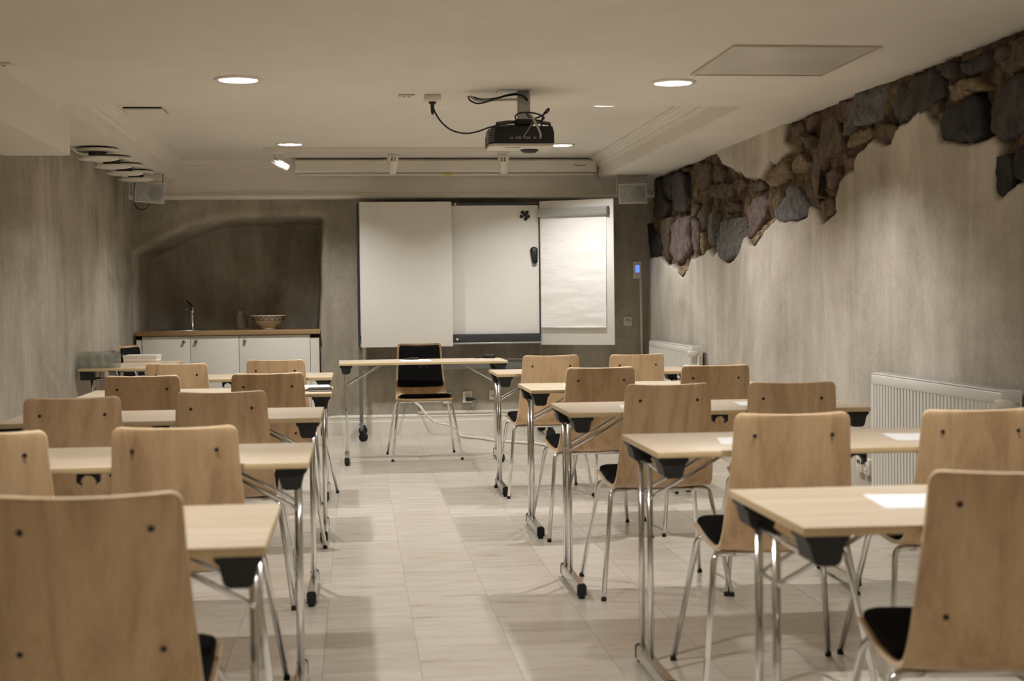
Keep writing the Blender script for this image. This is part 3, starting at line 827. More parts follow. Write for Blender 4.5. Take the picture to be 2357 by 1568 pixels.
for xx in (0.034, 1.603):
    p = W('post', MB().box(xx-0.016, xx+0.016, BY+0.020, BY+0.055, 0.10, BZ1-0.01, 0.003), [MT['greymetal']])
    W('base_foot', MB().prism([(11.93, 0.085), (12.545, 0.085), (12.545, 0.115), (BY+0.06, 0.125), (BY+0.055, 0.24), (BY+0.020, 0.24), (BY+0.01, 0.13), (11.93, 0.112)], 0, xx-0.014, xx+0.014), [MT['greymetal']])
    for yy in (11.93, 12.53):
        cst = W('caster', MB().lathe([(0.0, -0.014), (0.030, -0.014), (0.0385, -0.009), (0.0385, 0.009), (0.030, 0.014), (0.0, 0.014)], 20, (xx+0.012, yy, 0.0385), axis=1), [MT['rubber']])
        W('caster_fork', MB().box(xx-0.012, xx+0.034, yy-0.008, yy+0.02, 0.055, 0.084, 0.003).box(xx-0.02, xx+0.01, yy-0.03, yy+0.02, 0.083, 0.092, 0.002), [MT['black']], cst)
W('cross_bar', MB().box(0.05, 1.587, BY+0.022, BY+0.052, 0.565, 0.640, 0.003), [MT['greymetal']])
W('cross_bar_cap', MB().box(0.05, 1.587, BY+0.018, BY+0.056, 0.640, 0.652), [MT['silver']])
for zz in (BZ1-0.004, BZ0+0.06):
    W('stop_button', MB().cyl(0.010, (0.865, BY-0.066 if zz < 1 else BY-0.016, zz-0.008), (0.865, BY-0.072 if zz < 1 else BY-0.022, zz-0.008), 14), [MT['white']])
lw = W('wing', MB().box(0.042, 0.826, BY-0.098, BY-0.078, 0.768, 2.010, 0.003), [MT['board']]); lw['label'] = 'left wing closed over the board'
for zz in (0.80, 1.97):
    W('hinge', MB().cyl(0.007, (0.038, BY-0.045, zz-0.03), (0.038, BY-0.045, zz+0.03), 10), [MT['silver']])
# right wing swung open towards the room
HX, HY = 1.600, BY-0.035
OX, OY = px(1414, 625, 1, 12.0)[0], 12.0
ang = math.atan2(OY-HY, OX-HX); WL = math.hypot(OX-HX, OY-HY)
m = MB().box(0, WL, -0.010, 0.010, 0.768, 2.012, 0.003)
rwing = obj('wing', m, [MT['board']], wb, (HX-0.81, HY-12.2, 0), (0, 0, ang)); rwing['label'] = 'right wing swung open, carrying a flip chart'
for zz in (0.80, 1.97):
    W('hinge', MB().cyl(0.007, (HX, HY, zz-0.03), (HX, HY, zz+0.03), 10), [MT['silver']])
def wing_u(xpix): # distance along the wing of a photo column
    d = px(xpix, 620, 1, 1.0)[:2]; d = d/np.linalg.norm(d); e = np.array([math.cos(ang), math.sin(ang)])
    A = np.array([[d[0], -e[0]], [d[1], -e[1]]]); return np.linalg.solve(A, np.array([HX, HY]))[1]
u0, u1 = wing_u(1245), wing_u(1402)
fc = thing('flip_chart_pad', 'white flip chart pad hanging from a silver clamp bar on the open wing', 'flip chart', (HX, HY, 0), ang)
zt = px((1245+1402)/2, 488, 1, 12.2)[2]; zb = px((1245+1402)/2, 753, 1, 12.2)[2]
mm = MB(); mm.prism([(-0.045, zt+0.036), (-0.012, zt+0.040), (-0.0105, zt-0.036), (-0.040, zt-0.036), (-0.052, zt-0.02), (-0.054, zt+0.02)], 0, u0, u1)
obj('clamp_bar', mm, [MT['silver']], fc)
obj('clamp_end', MB().box(u1, u1+0.012, -0.052, -0.0105, zt-0.034, zt+0.037, 0.004), [MT['greymetal']], fc)
# sheet with slight waviness, lower edge curling out
nu, nv = 25, 60
uu = np.linspace(u0+0.012, u1-0.018, nu); vv = np.linspace(zt-0.03, zb, nv)
U, V = np.meshgrid(uu, vv, indexing='ij')
t = (V-zb)/(zt-zb)
Yw = -0.018+0.004*fbm(U*5, V*14, 77, 3)*np.clip(1.2-t, 0, 1)-0.030*np.clip(0.05-t, 0, 1)**1*6*0.1-0.012*(1-t)
pad = grid_mesh('top_sheet', np.stack([U, Yw, V], -1), nu, nv, MT['flippaper'])
obj('top_sheet', pad, None, fc)
obj('pad_block', MB().box(u0+0.014, u1-0.016, -0.0165, -0.0105, zb+0.006, zt-0.02), [MT['paper']], fc)
obj('pad_roll', MB().tube([(u0+0.014, -0.030, zb-0.002), (u1-0.018, -0.030, zb-0.002)], 0.007, 12), [MT['flippaper']], fc)
# magnets and eraser on the board
MAG = [(1202.5, 489), (1213, 489), (1200, 498.5), (1216, 498.5), (1209.8, 504), (1208, 495)]
MLAB = ['upper left', 'upper right', 'middle left', 'middle right', 'bottom', 'centre']
for (a, b), l in zip(MAG, MLAB):
    p = px(a, b, 1, BY-0.010); mg = MB(); mg.lathe([(0.0, -0.009), (0.013, -0.009), (0.0155, -0.006), (0.0155, 0.0), (0.0, 0.0)], 18, axis=1)
    yy = BY-0.0085 if l != 'centre' else BY-0.0180
    tag(obj('magnet', mg, [MT['black']], None, (p[0], yy, p[2])), 'round black magnet, the %s one of the flower-shaped cluster on the whiteboard' % l, 'magnet', 'round black magnets on the whiteboard')
pe = px(1229, 588, 1, BY-0.02)
er = thing('board_eraser', 'glossy black board eraser stuck upright on the whiteboard beside the open wing', 'eraser', (pe[0], BY-0.008, pe[2]-0.075))
pts = []
for k in range(13): a = math.pi*k/12; pts.append((0.033*math.cos(a), 0.118+0.033*math.sin(a)))
for k in range(13): a = math.pi+math.pi*k/12; pts.append((0.024*math.cos(a)+0.006, 0.026+0.024*math.sin(a)))
mm = MB(); n = len(pts); c = np.array([0.002, 0.075]); vs = []
for s, d in ((1.0, -0.012), (1.0, -0.026), (0.88, -0.038), (0.55, -0.044)):
    for q in pts: w = c+(np.array(q)-c)*s; vs.append((w[0], d, w[1]))
fs = [(i*n+k, (i+1)*n+k, (i+1)*n+(k+1) % n, i*n+(k+1) % n) for i in range(3) for k in range(n)]+[tuple(range(3*n, 4*n))[::-1], tuple(range(n))]
mm.add(vs, fs, True); obj('handle', mm, [MT['black']], er)
mm = MB(); vs = [(q[0]*0.98, 0.0, q[1]) for q in pts]+[(q[0]*0.98, -0.012, q[1]) for q in pts]
mm.add(vs, [(k, n+k, n+(k+1) % n, (k+1) % n) for k in range(n)]+[tuple(range(n)), tuple(range(n, 2*n))[::-1]], False); obj('felt', mm, [MT['cablegrey']], er)

# ------------------------------------------------------------------ kitchenette in the niche
CY = 12.52                                          # cabinet fronts
cx = lambda a: px(a, 800, 1, CY)[0]
ZT = 0.905
kx0, kx1 = XL+0.03, cx(735)
wt = MB().box(kx0, kx1+0.01, CY-0.025, 13.29, ZT-0.018, ZT+0.022, 0.003)
tag(obj('worktop', wt, [MT['worktop']]), 'oiled oak worktop over the white cabinets in the niche', 'worktop')
def cabinet(label, xa, xb, doors):
    t = thing('base_cabinet', label, 'cabinet', ((xa+xb)/2, CY, 0), group='white kitchen base cabinets'); ox = (xa+xb)/2
    obj('body', MB().box(xa-ox+0.001, xb-ox-0.001, 0.020, 0.58, 0.10, ZT-0.019), [MT['cabinet']], t)
    obj('plinth', MB().box(xa-ox+0.001, xb-ox-0.001, 0.05, 0.07, 0.0, 0.10), [MT['cabinet']], t)
    for a, b, k in doors:
        d = obj('door', MB().box(a-ox+0.0015, b-ox-0.0015, 0.0, 0.019, 0.105, ZT-0.024, 0.002), [MT['cabinet']], t)
        kn = MB(); kn.lathe([(0.0, -0.030), (0.010, -0.029), (0.0145, -0.022), (0.013, -0.014), (0.006, -0.008), (0.007, 0.0)], 16, (k[0]-ox, 0, k[1]), axis=1)
        obj('knob', kn, [MT['knob']], d)
kz = px(424, 787, 1, CY)[2]
d0, d1, d2, d3 = cx(327), cx(438), cx(550), cx(714)
cabinet('white two-door kitchen base cabinet under the tap', d0, d2, [(d0, d1, (cx(424), kz)), (d1, d2, (cx(452), kz))])
cabinet('white single-door kitchen base cabinet under the patterned bowl', d2, d3, [(d2, d3, (cx(564), kz))])
tag(obj('filler_panel', MB().box(d3+0.002, kx1, CY+0.006, CY+0.03, 0, ZT-0.050), [MT['cabinet']]), 'narrow white filler panel at the right end of the kitchen cabinets', 'panel')
tag(obj('filler_panel', MB().box(kx0, d0-0.002, CY+0.008, CY+0.03, 0, ZT-0.050), [MT['cabinet']]), 'narrow white filler panel between the left wall and the kitchen cabinets', 'panel')
WTZ = ZT+0.022
# sink and tap
sx = px(432, 758, 1, 12.95)[0]
tag(obj('sink', MB().lathe([(0.225, 0.0), (0.225, 0.006), (0.205, 0.008), (0.195, 0.002), (0.19, 0.0035)], 36, (sx-0.02, 12.80, WTZ)).disc(0.19, (sx-0.02, 12.80, WTZ+0.0035), 2, 36), [MT['steel']]), 'round steel sink let into the oak worktop', 'sink')
tp = thing('kitchen_tap', 'chrome single-lever kitchen tap standing on the worktop', 'tap', (sx+0.03, 13.06, WTZ))
obj('column', MB().lathe([(0.0, 0.0), (0.026, 0.0), (0.026, 0.008), (0.021, 0.012), (0.021, 0.135), (0.025, 0.15), (0.027, 0.185), (0.02, 0.205), (0.0, 0.208)], 20), [MT['chrome']], tp)
obj('spout', MB().tube(spline([(0, 0, 0.165), (-0.015, -0.05, 0.205), (-0.03, -0.115, 0.20), (-0.035, -0.15, 0.165)], 6), [0.016]*18+[0.014], 12), [MT['chrome']], tp)
obj('lever', MB().tube([(0.0, 0, 0.20), (-0.02, -0.005, 0.235), (-0.045, -0.03, 0.262)], [0.013, 0.010, 0.006], 10), [MT['black']], tp)
# glass jug
jx = px(553, 740, 1, 12.85)[0]
jg = thing('glass_jug', 'clear glass water jug on the worktop beside the bowl', 'jug', (jx, 12.85, WTZ))
jp = [(0.0, 0.003), (0.050, 0.003), (0.058, 0.02), (0.064, 0.06), (0.060, 0.10), (0.046, 0.135), (0.044, 0.150), (0.052, 0.168), (0.0495, 0.168), (0.0415, 0.150), (0.0435, 0.135), (0.0575, 0.10), (0.0615, 0.06), (0.0555, 0.023), (0.048, 0.008), (0.0, 0.008)]
obj('body', MB().lathe(jp, 28), [MT['glass']], jg)
obj('handle', MB().tube(spline([(0.046, 0, 0.150), (0.072, 0, 0.145), (0.078, 0, 0.10), (0.061, 0, 0.06)], 6), 0.006, 8), [MT['glass']], jg)
# patterned bowl
bx = px(618, 745, 1, 12.80)[0]
bw = thing('ceramic_bowl', 'cream footed ceramic bowl with a dark arched border', 'bowl', (bx, 12.80, WTZ))
bpf = [(0.0, 0.0), (0.064, 0.0), (0.066, 0.004), (0.060, 0.018), (0.075, 0.028), (0.105, 0.050), (0.127, 0.077), (0.133, 0.085), (0.146, 0.110), (0.156, 0.118), (0.156, 0.122), (0.148, 0.122), (0.138, 0.112), (0.120, 0.080), (0.09, 0.05), (0.05, 0.032), (0.0, 0.030)]
obj('body', MB().lathe(bpf, 48), [MT['ceramic']], bw)
def bowl_r(z): return np.interp(z, [0.077, 0.085, 0.110, 0.118], [0.127, 0.133, 0.146, 0.156])
for zz, rr in ((0.078, 0.0015), (0.1135, 0.003)):
    obj('painted_line', MB().tube([((bowl_r(zz)+0.0006)*math.cos(a), (bowl_r(zz)+0.0006)*math.sin(a), zz) for a in np.linspace(0, 2*math.pi, 49)], rr, 6, caps=False), [MT['ceramicdark']], bw)
am = None
for k in range(18):
    if am is None:
        mb = MB(); path = []
        for q in range(11):
            a = math.pi*q/10; th = 0.155*math.cos(a); zz = 0.080+0.028*math.sin(a); path.append(((bowl_r(zz)+0.0008)*math.cos(th), (bowl_r(zz)+0.0008)*math.sin(th), zz))
        mb.tube(path, 0.0026, 6)
        mb.tube([((bowl_r(z)+0.0008), 0.0, z) for z in (0.080, 0.088, 0.096)], [0.004, 0.0035, 0.001], 6)
        am = mb.mesh('painted_arch', MT['ceramicdark'])
    obj('painted_arch', am, None, bw, (0, 0, 0), (0, 0, 2*math.pi*k/18+0.1))

# ------------------------------------------------------------------ projector on its ceiling mount
PY = 7.10
g = px(1203, 330, 1, PY); kx = PY/F_PX*1.006
pj = thing('projector', 'black projector hung upside down from a ceiling arm', 'projector', (g[0], PY, Z1))
def zrow(y): return px(1203, y, 1, PY)[2]-Z1
def xcol(x): return px(x, 320, 1, PY)[0]-g[0]
za, zbm, zc_ = zrow(290), zrow(330), zrow(336)
xa, xb = xcol(1127), xcol(1276)
def oct_(x0, x1, y0, y1, c): return [(x0+c, y0), (x1-c*0.2, y0), (x1, y0+c*0.2), (x1, y1), (x0, y1), (x0, y0+c*1.6)]
body = MB(); lo = oct_(xa, xb, 0.0, 0.245, 0.024); hi = [(p[0]*0.93+0.004, p[1]*0.97+0.004) for p in lo]
n = len(lo); vs = [(p[0], p[1], zbm) for p in lo]+[(p[0], p[1], zbm+(za-zbm)*0.62) for p in lo]+[(p[0], p[1], za) for p in hi]
fs = [tuple(range(n))[::-1], tuple(range(2*n, 3*n))]+[(i*n+k, i*n+(k+1) % n, (i+1)*n+(k+1) % n, (i+1)*n+k) for i in range(2) for k in range(n)]
body.add(vs, fs); obj('body', body, [MT['black']], pj)
lid = [(p[0]*0.985, p[1]*0.985+0.003) for p in lo]
obj('lid', MB().prism(lid, 2, zbm-0.012, zbm), [MT['offwhite']], pj)
obj('lens', MB().lathe([(0.0, -0.020), (0.03, -0.018), (0.045, -0.008), (0.047, 0.0)], 28, (xcol(1229), 0.19, zbm-0.010)), [MT['black']], pj)
obj('badge', MB().box(xcol(1168), xcol(1202), 0.075, 0.10, zbm-0.0135, zbm-0.012), [MT['greymetal']], pj)
for k in range(6):
    z = zbm+0.012+k*0.0115
    obj('vent_slat', MB().box(xa-0.002, xa+0.004, 0.05, 0.18, z, z+0.005), [MT['greymetal']], pj)
    obj('vent_slat', MB().prism([(xa-0.002, 0.038), (xa+0.024, -0.001), (xa+0.026, 0.001), (xa+0.0, 0.04)], 2, z, z+0.004), [MT['greymetal']], pj)
for k, (cx_, w_, h_) in enumerate(((-0.055, 0.018, 0.010), (-0.02, 0.030, 0.012), (0.025, 0.030, 0.012), (0.062, 0.014, 0.012), (0.088, 0.012, 0.012))):
    obj('socket', MB().box(cx_-w_/2, cx_+w_/2, -0.003, 0.002, zbm+0.022, zbm+0.022+h_, 0.001), [MT['greymetal']], pj)
obj('mount_plate', MB().box(xcol(1150), xcol(1226), 0.02, 0.16, -0.006, 0.0, 0.002), [MT['steel']], pj)
obj('mount_column', MB().box(xcol(1197), xcol(1225), 0.06, 0.12, za+0.035, -0.005, 0.006), [MT['silver']], pj)
for (a, b) in ((1147, 1197), (1225, 1270)):
    far = xcol(a if a < 1200 else b); near = xcol(b if a < 1200 else a)
    obj('mount_arm', MB().tube([(near, 0.09, za+0.030), ((near+far)/2, 0.09, za+0.030), (far, 0.07, za+0.020)], 0.009, 10), [MT['greymetal']], pj)
    obj('mount_foot', MB().cyl(0.006, (far, 0.07, za-0.002), (far, 0.07, za+0.022), 10), [MT['black']], pj)
obj('mount_head', MB().box(xcol(1190), xcol(1232), 0.055, 0.125, za+0.012, za+0.042, 0.005), [MT['black']], pj)
def cable(name, label, pix, depths, r, mat, extra_end=None, n=7):
    P = [px(a, b, 1, d) for (a, b), d in zip(pix, depths)]
    return tag(obj(name, MB().tube(spline(P, n), r, 8), [MT[mat]]), label, 'cable')
cable('power_cable', 'black power cable sagging from the ceiling socket to the projector', [(996, 244), (1001, 258), (1015, 280), (1038, 299), (1068, 307), (1095, 304), (1125, 294), (1152, 288), (1180, 289), (1192, 293)], [6.92, 6.93, 6.95, 6.97, 7.0, 7.03, 7.05, 7.06, 7.10, 7.14], 0.0042, 'black')
cable('signal_cable', 'black cable looping from the ceiling opening to the projector column', [(1078, 222), (1082, 231), (1098, 238), (1118, 235), (1145, 226), (1170, 220), (1192, 218), (1206, 222), (1214, 232)], [7.22, 7.18, 7.15, 7.15, 7.15, 7.15, 7.15, 7.14, 7.13], 0.0045, 'black')
cable('signal_cable', 'grey cable running from the ceiling opening to the projector column', [(1083, 222), (1095, 230), (1115, 232), (1150, 230), (1185, 229), (1205, 231), (1212, 235)], [7.24, 7.18, 7.16, 7.15, 7.15, 7.14, 7.13], 0.0055, 'cablegrey')
cable('signal_cable', 'thick black cable above the grey one beside the projector column', [(1088, 224), (1110, 229), (1140, 227), (1165, 220), (1188, 216), (1203, 219), (1213, 229)], [7.25, 7.2, 7.19, 7.19, 7.19, 7.18, 7.15], 0.0055, 'black')
cable('signal_cable', 'light grey cable plugged into the back of the projector', [(1212, 262), (1222, 266), (1230, 278), (1238, 293), (1244, 308), (1244, 316)], [7.06, 7.05, 7.05, 7.06, 7.08, 7.095], 0.0058, 'cablegrey')
cable('cable_loop', 'coil of black cable around the foot of the projector column', [(1188, 276), (1186, 268), (1195, 261), (1212, 259), (1232, 261), (1248, 267), (1252, 272), (1244, 278), (1228, 274), (1216, 267), (1212, 260)], [7.05, 7.04, 7.04, 7.03, 7.04, 7.05, 7.06, 7.08, 7.06, 7.05, 7.05], 0.0042, 'black')
cable('cable_loop', 'tied black cable end sticking up beside the projector column', [(1245, 298), (1247, 282), (1250, 266), (1256, 256), (1263, 250), (1262, 256), (1254, 262), (1242, 269), (1232, 272)], [7.09, 7.08, 7.06, 7.05, 7.05, 7.04, 7.05, 7.05, 7.06], 0.0042, 'black')
cable('signal_cable', 'thin grey cable crossing the back of the projector', [(1227, 278), (1222, 288), (1215, 300), (1207, 312), (1205, 316)], [7.08, 7.07, 7.07, 7.08, 7.095], 0.002, 'cablegrey')

# ------------------------------------------------------------------ ceiling fittings
def ceiling_socket(pxl, label, plug=False):
    p = px(*pxl, 2, Z1-0.004)
    t = thing('ceiling_socket', label, 'socket', (p[0], p[1], Z1), group='square white ceiling sockets')
    obj('plate', MB().box(-0.042, 0.042, -0.042, 0.042, -0.012 if not plug else -0.032, 0.0, 0.005), [MT['white']], t)
    zz = -0.012 if not plug else -0.032
    if not plug:
        for s in (-1, 1): obj('port', MB().box(s*0.012-0.007, s*0.012+0.007, -0.030, -0.020, zz-0.002, zz), [MT['ink']], t)
    else:
        obj('well', MB().lathe([(0.026, zz-0.001), (0.024, zz-0.003), (0.020, zz-0.001)], 20), [MT['offwhite']], t)
    return p
ceiling_socket((935, 221), 'flat white data outlet on the ceiling, left of the power socket')
ps = ceiling_socket((995, 221), 'deeper white power socket on the ceiling with the black plug in it', True)
plg = tag(obj('power_plug', MB().lathe([(0.0, 0.0), (0.019, 0.0), (0.019, -0.008), (0.010, -0.014), (0.009, -0.048), (0.006, -0.065), (0.0, -0.066)], 16, (ps[0], ps[1], Z1-0.033)), [MT['black']]), 'black plug hanging in the ceiling power socket', 'plug')
ceiling_socket((5, 149), 'white data outlet on the ceiling beside the boxed-in duct')
cn = [px(a, b, 2, Z1) for a, b in ((1592, 171), (1681, 104), (2030, 103), (1902, 170))]
hx0 = (cn[0][0]+cn[1][0])/2; hx1 = (cn[2][0]+cn[3][0])/2; hy0 = (cn[1][1]+cn[2][1])/2; hy1 = (cn[0][1]+cn[3][1])/2
ht = thing('ceiling_hatch', 'rectangular shiny access hatch set in the low ceiling', 'hatch', ((hx0+hx1)/2, (hy0+hy1)/2, Z1))
a, b = (hx1-hx0)/2, (hy1-hy0)/2; w = 0.014
for (x0, x1, y0, y1) in ((-a, a, -b, -b+w), (-a, a, b-w, b), (-a, -a+w, -b+w, b-w), (a-w, a, -b+w, b-w)):
    obj('frame_strip', MB().box(x0, x1, y0, y1, -0.010, 0.0), [MT['hatchframe']], ht)
obj('panel', MB().box(-a+w+0.004, a-w-0.004, -b+w+0.004, b-w-0.004, -0.006, -0.001), [MT['mirror']], ht)
cn = [px(a_, b_, 2, Z2) for a_, b_ in ((283, 246), (366, 247), (386, 261), (302, 261))]
v0 = np.min([c_[:2] for c_ in cn], 0); v1 = np.max([c_[:2] for c_ in cn], 0)
vt = thing('ceiling_vent', 'slim white rectangular vent cover on the recess ceiling', 'vent', ((v0[0]+v1[0])/2, (v0[1]+v1[1])/2, Z2))
va, vb = min(0.13, (v1[0]-v0[0])/2), min(0.22, (v1[1]-v0[1])/2)
obj('frame', MB().box(-va, va, -vb, vb, -0.006, 0.0), [MT['darkgap']], vt)
obj('cover', MB().box(-va-0.004, va+0.004, -vb+0.012, vb+0.004, -0.016, -0.006, 0.002), [MT['paint']], vt)

# lighting track with three spotlights
TY = 11.58
tx0, tx1 = px(606, 345, 1, TY)[0], px(1232, 345, 1, TY)[0]
tr = thing('lighting_track', 'white lighting track on the recess ceiling above the projection screen', 'track', ((tx0+tx1)/2, TY, Z2))
obj('rail', MB().box(-(tx1-tx0)/2, (tx1-tx0)/2, -0.018, 0.018, -0.034, 0.0, 0.002), [MT['spotwhite']], tr)
obj('slot', MB().box(-(tx1-tx0)/2+0.02, (tx1-tx0)/2-0.02, -0.006, 0.006, -0.0345, -0.030), [MT['greymetal']], tr)
def spot(xp, label, tilt, yaw):
    X = px(xp, 370, 1, TY)[0]
    t = thing('track_spotlight', label, 'spotlight', (X, TY, Z2-0.034), 0, 'white spotlights on the ceiling track')
    obj('adapter', MB().box(-0.05, 0.05, -0.016, 0.016, -0.016, 0.0, 0.003), [MT['spotwhite']], t)
    e = Matrix.Rotation(yaw, 4, 'Z') @ Matrix.Rotation(tilt, 4, 'X')
    def P(v): q = e @ Vector(v); return (q.x, q.y, q.z-0.088)
    Yk = Matrix.Rotation(yaw, 4, 'Z')
    for s in (-1, 1):
        q0 = Yk @ Vector((s*0.040, 0, 0)); q1 = Yk @ Vector((s*0.034, 0, 0))
        obj('yoke_arm', MB().tube([(q1.x, q1.y, -0.014), (q0.x, q0.y, -0.05), (q0.x, q0.y, -0.095)], 0.006, 6), [MT['spotwhite']], t)
    mb = MB()
    prof = [(0.0, 0.062), (0.030, 0.062), (0.037, 0.055), (0.037, -0.030), (0.031, -0.034), (0.031, -0.085), (0.026, -0.085), (0.022, -0.05), (0.0, -0.05)]
    mb.lathe(prof, 20); mb.v = [P(v) for v in mb.v]
    hd = obj('head', mb, [MT['spotwhite']], t)
    for k in range(4):
        for s in (-1, 1):
            mb = MB().box(s*0.012-0.006, s*0.012+0.006, -0.0395, -0.035, 0.02+k*0.009, 0.0245+k*0.009); mb.v = [P(v) for v in mb.v]
            obj('cooling_slot', mb, [MT['ink']], hd)
spot(641, 'leftmost white track spotlight, tilted to the right and brightly lit', math.radians(12), math.radians(0))
t_sp = bpy.data.objects['track_spotlight']
spot(904, 'middle white track spotlight hanging in front of the screen case', math.radians(16), math.radians(5))
spot(1159, 'rightmost white track spotlight hanging in front of the screen case', math.radians(18), math.radians(-10))
# lean the left head sideways as in the photo
for o in t_sp.children:
    if o.name.startswith('head'):
        o.data.transform(Matrix.Translation((0, 0, -0.088)) @ Matrix.Rotation(math.radians(-58), 4, 'Y') @ Matrix.Translation((0, 0, 0.088)))
        for ch in o.children: ch.data.transform(Matrix.Translation((0, 0, -0.088)) @ Matrix.Rotation(math.radians(-58), 4, 'Y') @ Matrix.Translation((0, 0, 0.088)))

# projection screen case
SY = 12.385
s0, s1 = px(679, 382, 1, SY)[0], px(1373, 382, 1, SY)[0]
sz1, sz0 = px(1020, 367, 1, SY)[2], px(1020, 396, 1, SY)[2]
sc_ = thing('projection_screen', 'long white roll-up projection screen case below the recess ceiling', 'screen', ((s0+s1)/2, SY, sz0))
hw = (s1-s0)/2; h = sz1-sz0
prof = [(0.0, 0.012), (0.012, 0.0), (0.088, 0.0), (0.10, 0.012), (0.10, h-0.008), (0.092, h), (0.012, h), (0.0, h-0.012)]
obj('case', MB().prism(prof, 0, -hw+0.008, hw-0.008), [MT['spotwhite']], sc_)
for s in (-1, 1): obj('end_cap', MB().prism([(a*1.03-0.0015, b*1.03-0.0015) for a, b in prof], 0, s*(hw-0.010), s*hw), [MT['white']], sc_)
for k in (-0.9, -0.3, 0.3, 0.9): obj('mount_bracket', MB().box(k-0.02, k+0.02, 0.085, 0.115, h-0.03, h+0.01), [MT['greymetal']], sc_)
bz = px(1020, 401, 1, SY)[2]-sz0
obj('bottom_bar', MB().box(px(687, 400, 1, SY)[0]-(s0+s1)/2, px(1367, 400, 1, SY)[0]-(s0+s1)/2, 0.030, 0.052, bz-0.010, bz+0.008, 0.004), [MT['spotwhite']], sc_)
for xx in (852, 1209): obj('bar_clip', MB().box(px(xx-4, 400, 1, SY)[0]-(s0+s1)/2, px(xx+4, 400, 1, SY)[0]-(s0+s1)/2, 0.026, 0.056, bz-0.013, bz+0.011), [MT['white']], sc_)
hxm = px(1032, 400, 1, SY)[0]-(s0+s1)/2
obj('pull_handle', MB().tube(spline([(hxm-0.055, 0.036, bz-0.002), (hxm-0.04, 0.034, bz-0.024), (hxm, 0.034, bz-0.034), (hxm+0.04, 0.034, bz-0.024), (hxm+0.055, 0.036, bz-0.002)], 5), 0.005, 8), [MT['white']], sc_)
obj('handle_label', MB().box(hxm-0.04, hxm+0.038, 0.027, 0.031, bz-0.006, bz+0.010), [MT['yellow']], sc_)
fcu = bpy.data.curves.new('lettering', 'FONT'); fcu.body = 'Mediascreen'; fcu.size = 0.020; fcu.align_x = 'CENTER'; fcu.align_y = 'CENTER'
tmp = bpy.data.objects.new('tmp_text', fcu); COL.objects.link(tmp); bpy.context.view_layer.update()
tme = bpy.data.meshes.new_from_object(tmp.evaluated_get(bpy.context.evaluated_depsgraph_get())); bpy.data.objects.remove(tmp)
tme.materials.clear(); tme.materials.append(MT['ink'])
lt = obj('lettering', tme, None, sc_, (px(1335, 381, 1, SY)[0]-(s0+s1)/2, -0.0012, h*0.52), (math.pi/2, 0, 0)); lt['label'] = 'small dark brand lettering'

# round double-disc air valves under the left bulkhead
VX, VD = -1.70, 0.272
valve = None
for i, yv in enumerate((9.86, 10.42, 10.98, 11.52)):
    if valve is None:
        valve = thing('air_valve', 'x', 'vent', group='round double-disc vents in a row')
        obj('upper_disc', MB().lathe([(0.0, -0.012), (VD/2, -0.012), (VD/2, -0.026), (VD/2-0.004, -0.030), (0.0, -0.030)], 40), [MT['paint']], valve)
        obj('neck', MB().lathe([(0.06, -0.028), (0.06, -0.072)], 24), [MT['boardframe']], valve)
        obj('lower_disc', MB().lathe([(0.0, -0.068), (VD/2-0.004, -0.068), (VD/2, -0.072), (VD/2, -0.078), (VD/2-0.03, -0.086), (0.0, -0.088)], 40), [MT['paint']], valve)
        obj('collar', MB().lathe([(0.075, 0.0), (0.075, -0.014)], 24), [MT['boardframe']], valve)
        o = valve
    else: o = copy_tree(valve)
    o.location = (VX, yv, Z1)
    o['label'] = 'round white double-disc ceiling vent, %s of the row of four' % ('nearest the camera', 'second from the camera', 'third from the camera', 'nearest the loudspeaker')[i]

# loudspeakers
def loudspeaker(centre, rotz, tiltx, label, roll=0.0):
    t = thing('loudspeaker', label, 'loudspeaker', centre, rotz, 'white wall loudspeakers')
    w, hh, d = 0.122, 0.084, 0.165
    R = Matrix.Rotation(roll, 4, 'Y') @ Matrix.Rotation(tiltx, 4, 'X')
    def put(name, mb, mat, parent=t):
        mb.v = [tuple(R @ Vector(v)) for v in mb.v]; return obj(name, mb, [mat], parent)
    pl = [(-w, 0), (-w+0.004, -0.010), (w-0.004, -0.010), (w, 0), (w*0.92, d*0.5), (w*0.62, d), (-w*0.62, d), (-w*0.92, d*0.5)]
    put('cabinet', MB().prism(pl, 2, -hh, hh), MT['speaker'])
    g = put('grille', MB().box(-w+0.010, w-0.010, -0.0125, -0.009, -hh+0.009, hh-0.009, 0.002), MT['grille'])
    put('woofer', MB().lathe([(0.0, -0.0135), (0.058, -0.0135), (0.060, -0.0122)], 28, (0.042, 0, -0.004), axis=1), MT['cone'], g)
    put('tweeter', MB().lathe([(0.0, -0.0145), (0.008, -0.0140), (0.012, -0.0122)], 16, (-0.075, 0, -0.004), axis=1), MT['cone'], g)
    put('badge', MB().box(0.104, 0.108, -0.0135, -0.012, -0.014, -0.004), MT['ink'], g)
    top = Z1-centre[2]
    for s in (-1, 1):
        obj('bracket_arm', MB().box(s*(w+0.006)-0.002, s*(w+0.006)+0.002, 0.055, 0.095, -0.02, top-0.003), [MT['speaker']], t)
    obj('bracket_bridge', MB().box(-w-0.008, w+0.008, 0.055, 0.095, top-0.005, top), [MT['speaker']], t)
    return t
rc = px(1457, 446, 1, 12.0)
loudspeaker((rc[0], 12.0, rc[2]), math.radians(-3), math.radians(5), 'white loudspeaker under the right bulkhead beside the bare stones', math.radians(-1))
lc = px(342, 443, 1, 11.75)
loudspeaker((lc[0]+0.01, 11.75, lc[2]), math.radians(22), math.radians(8), 'white loudspeaker under the left bulkhead behind the round vents', math.radians(3))
cable('speaker_cable', 'thin black cable looping under the left loudspeaker', [(309, 463), (311, 474), (322, 482), (335, 480), (344, 470)], [12.0, 11.9, 11.85, 11.82, 11.8], 0.0035, 'black')
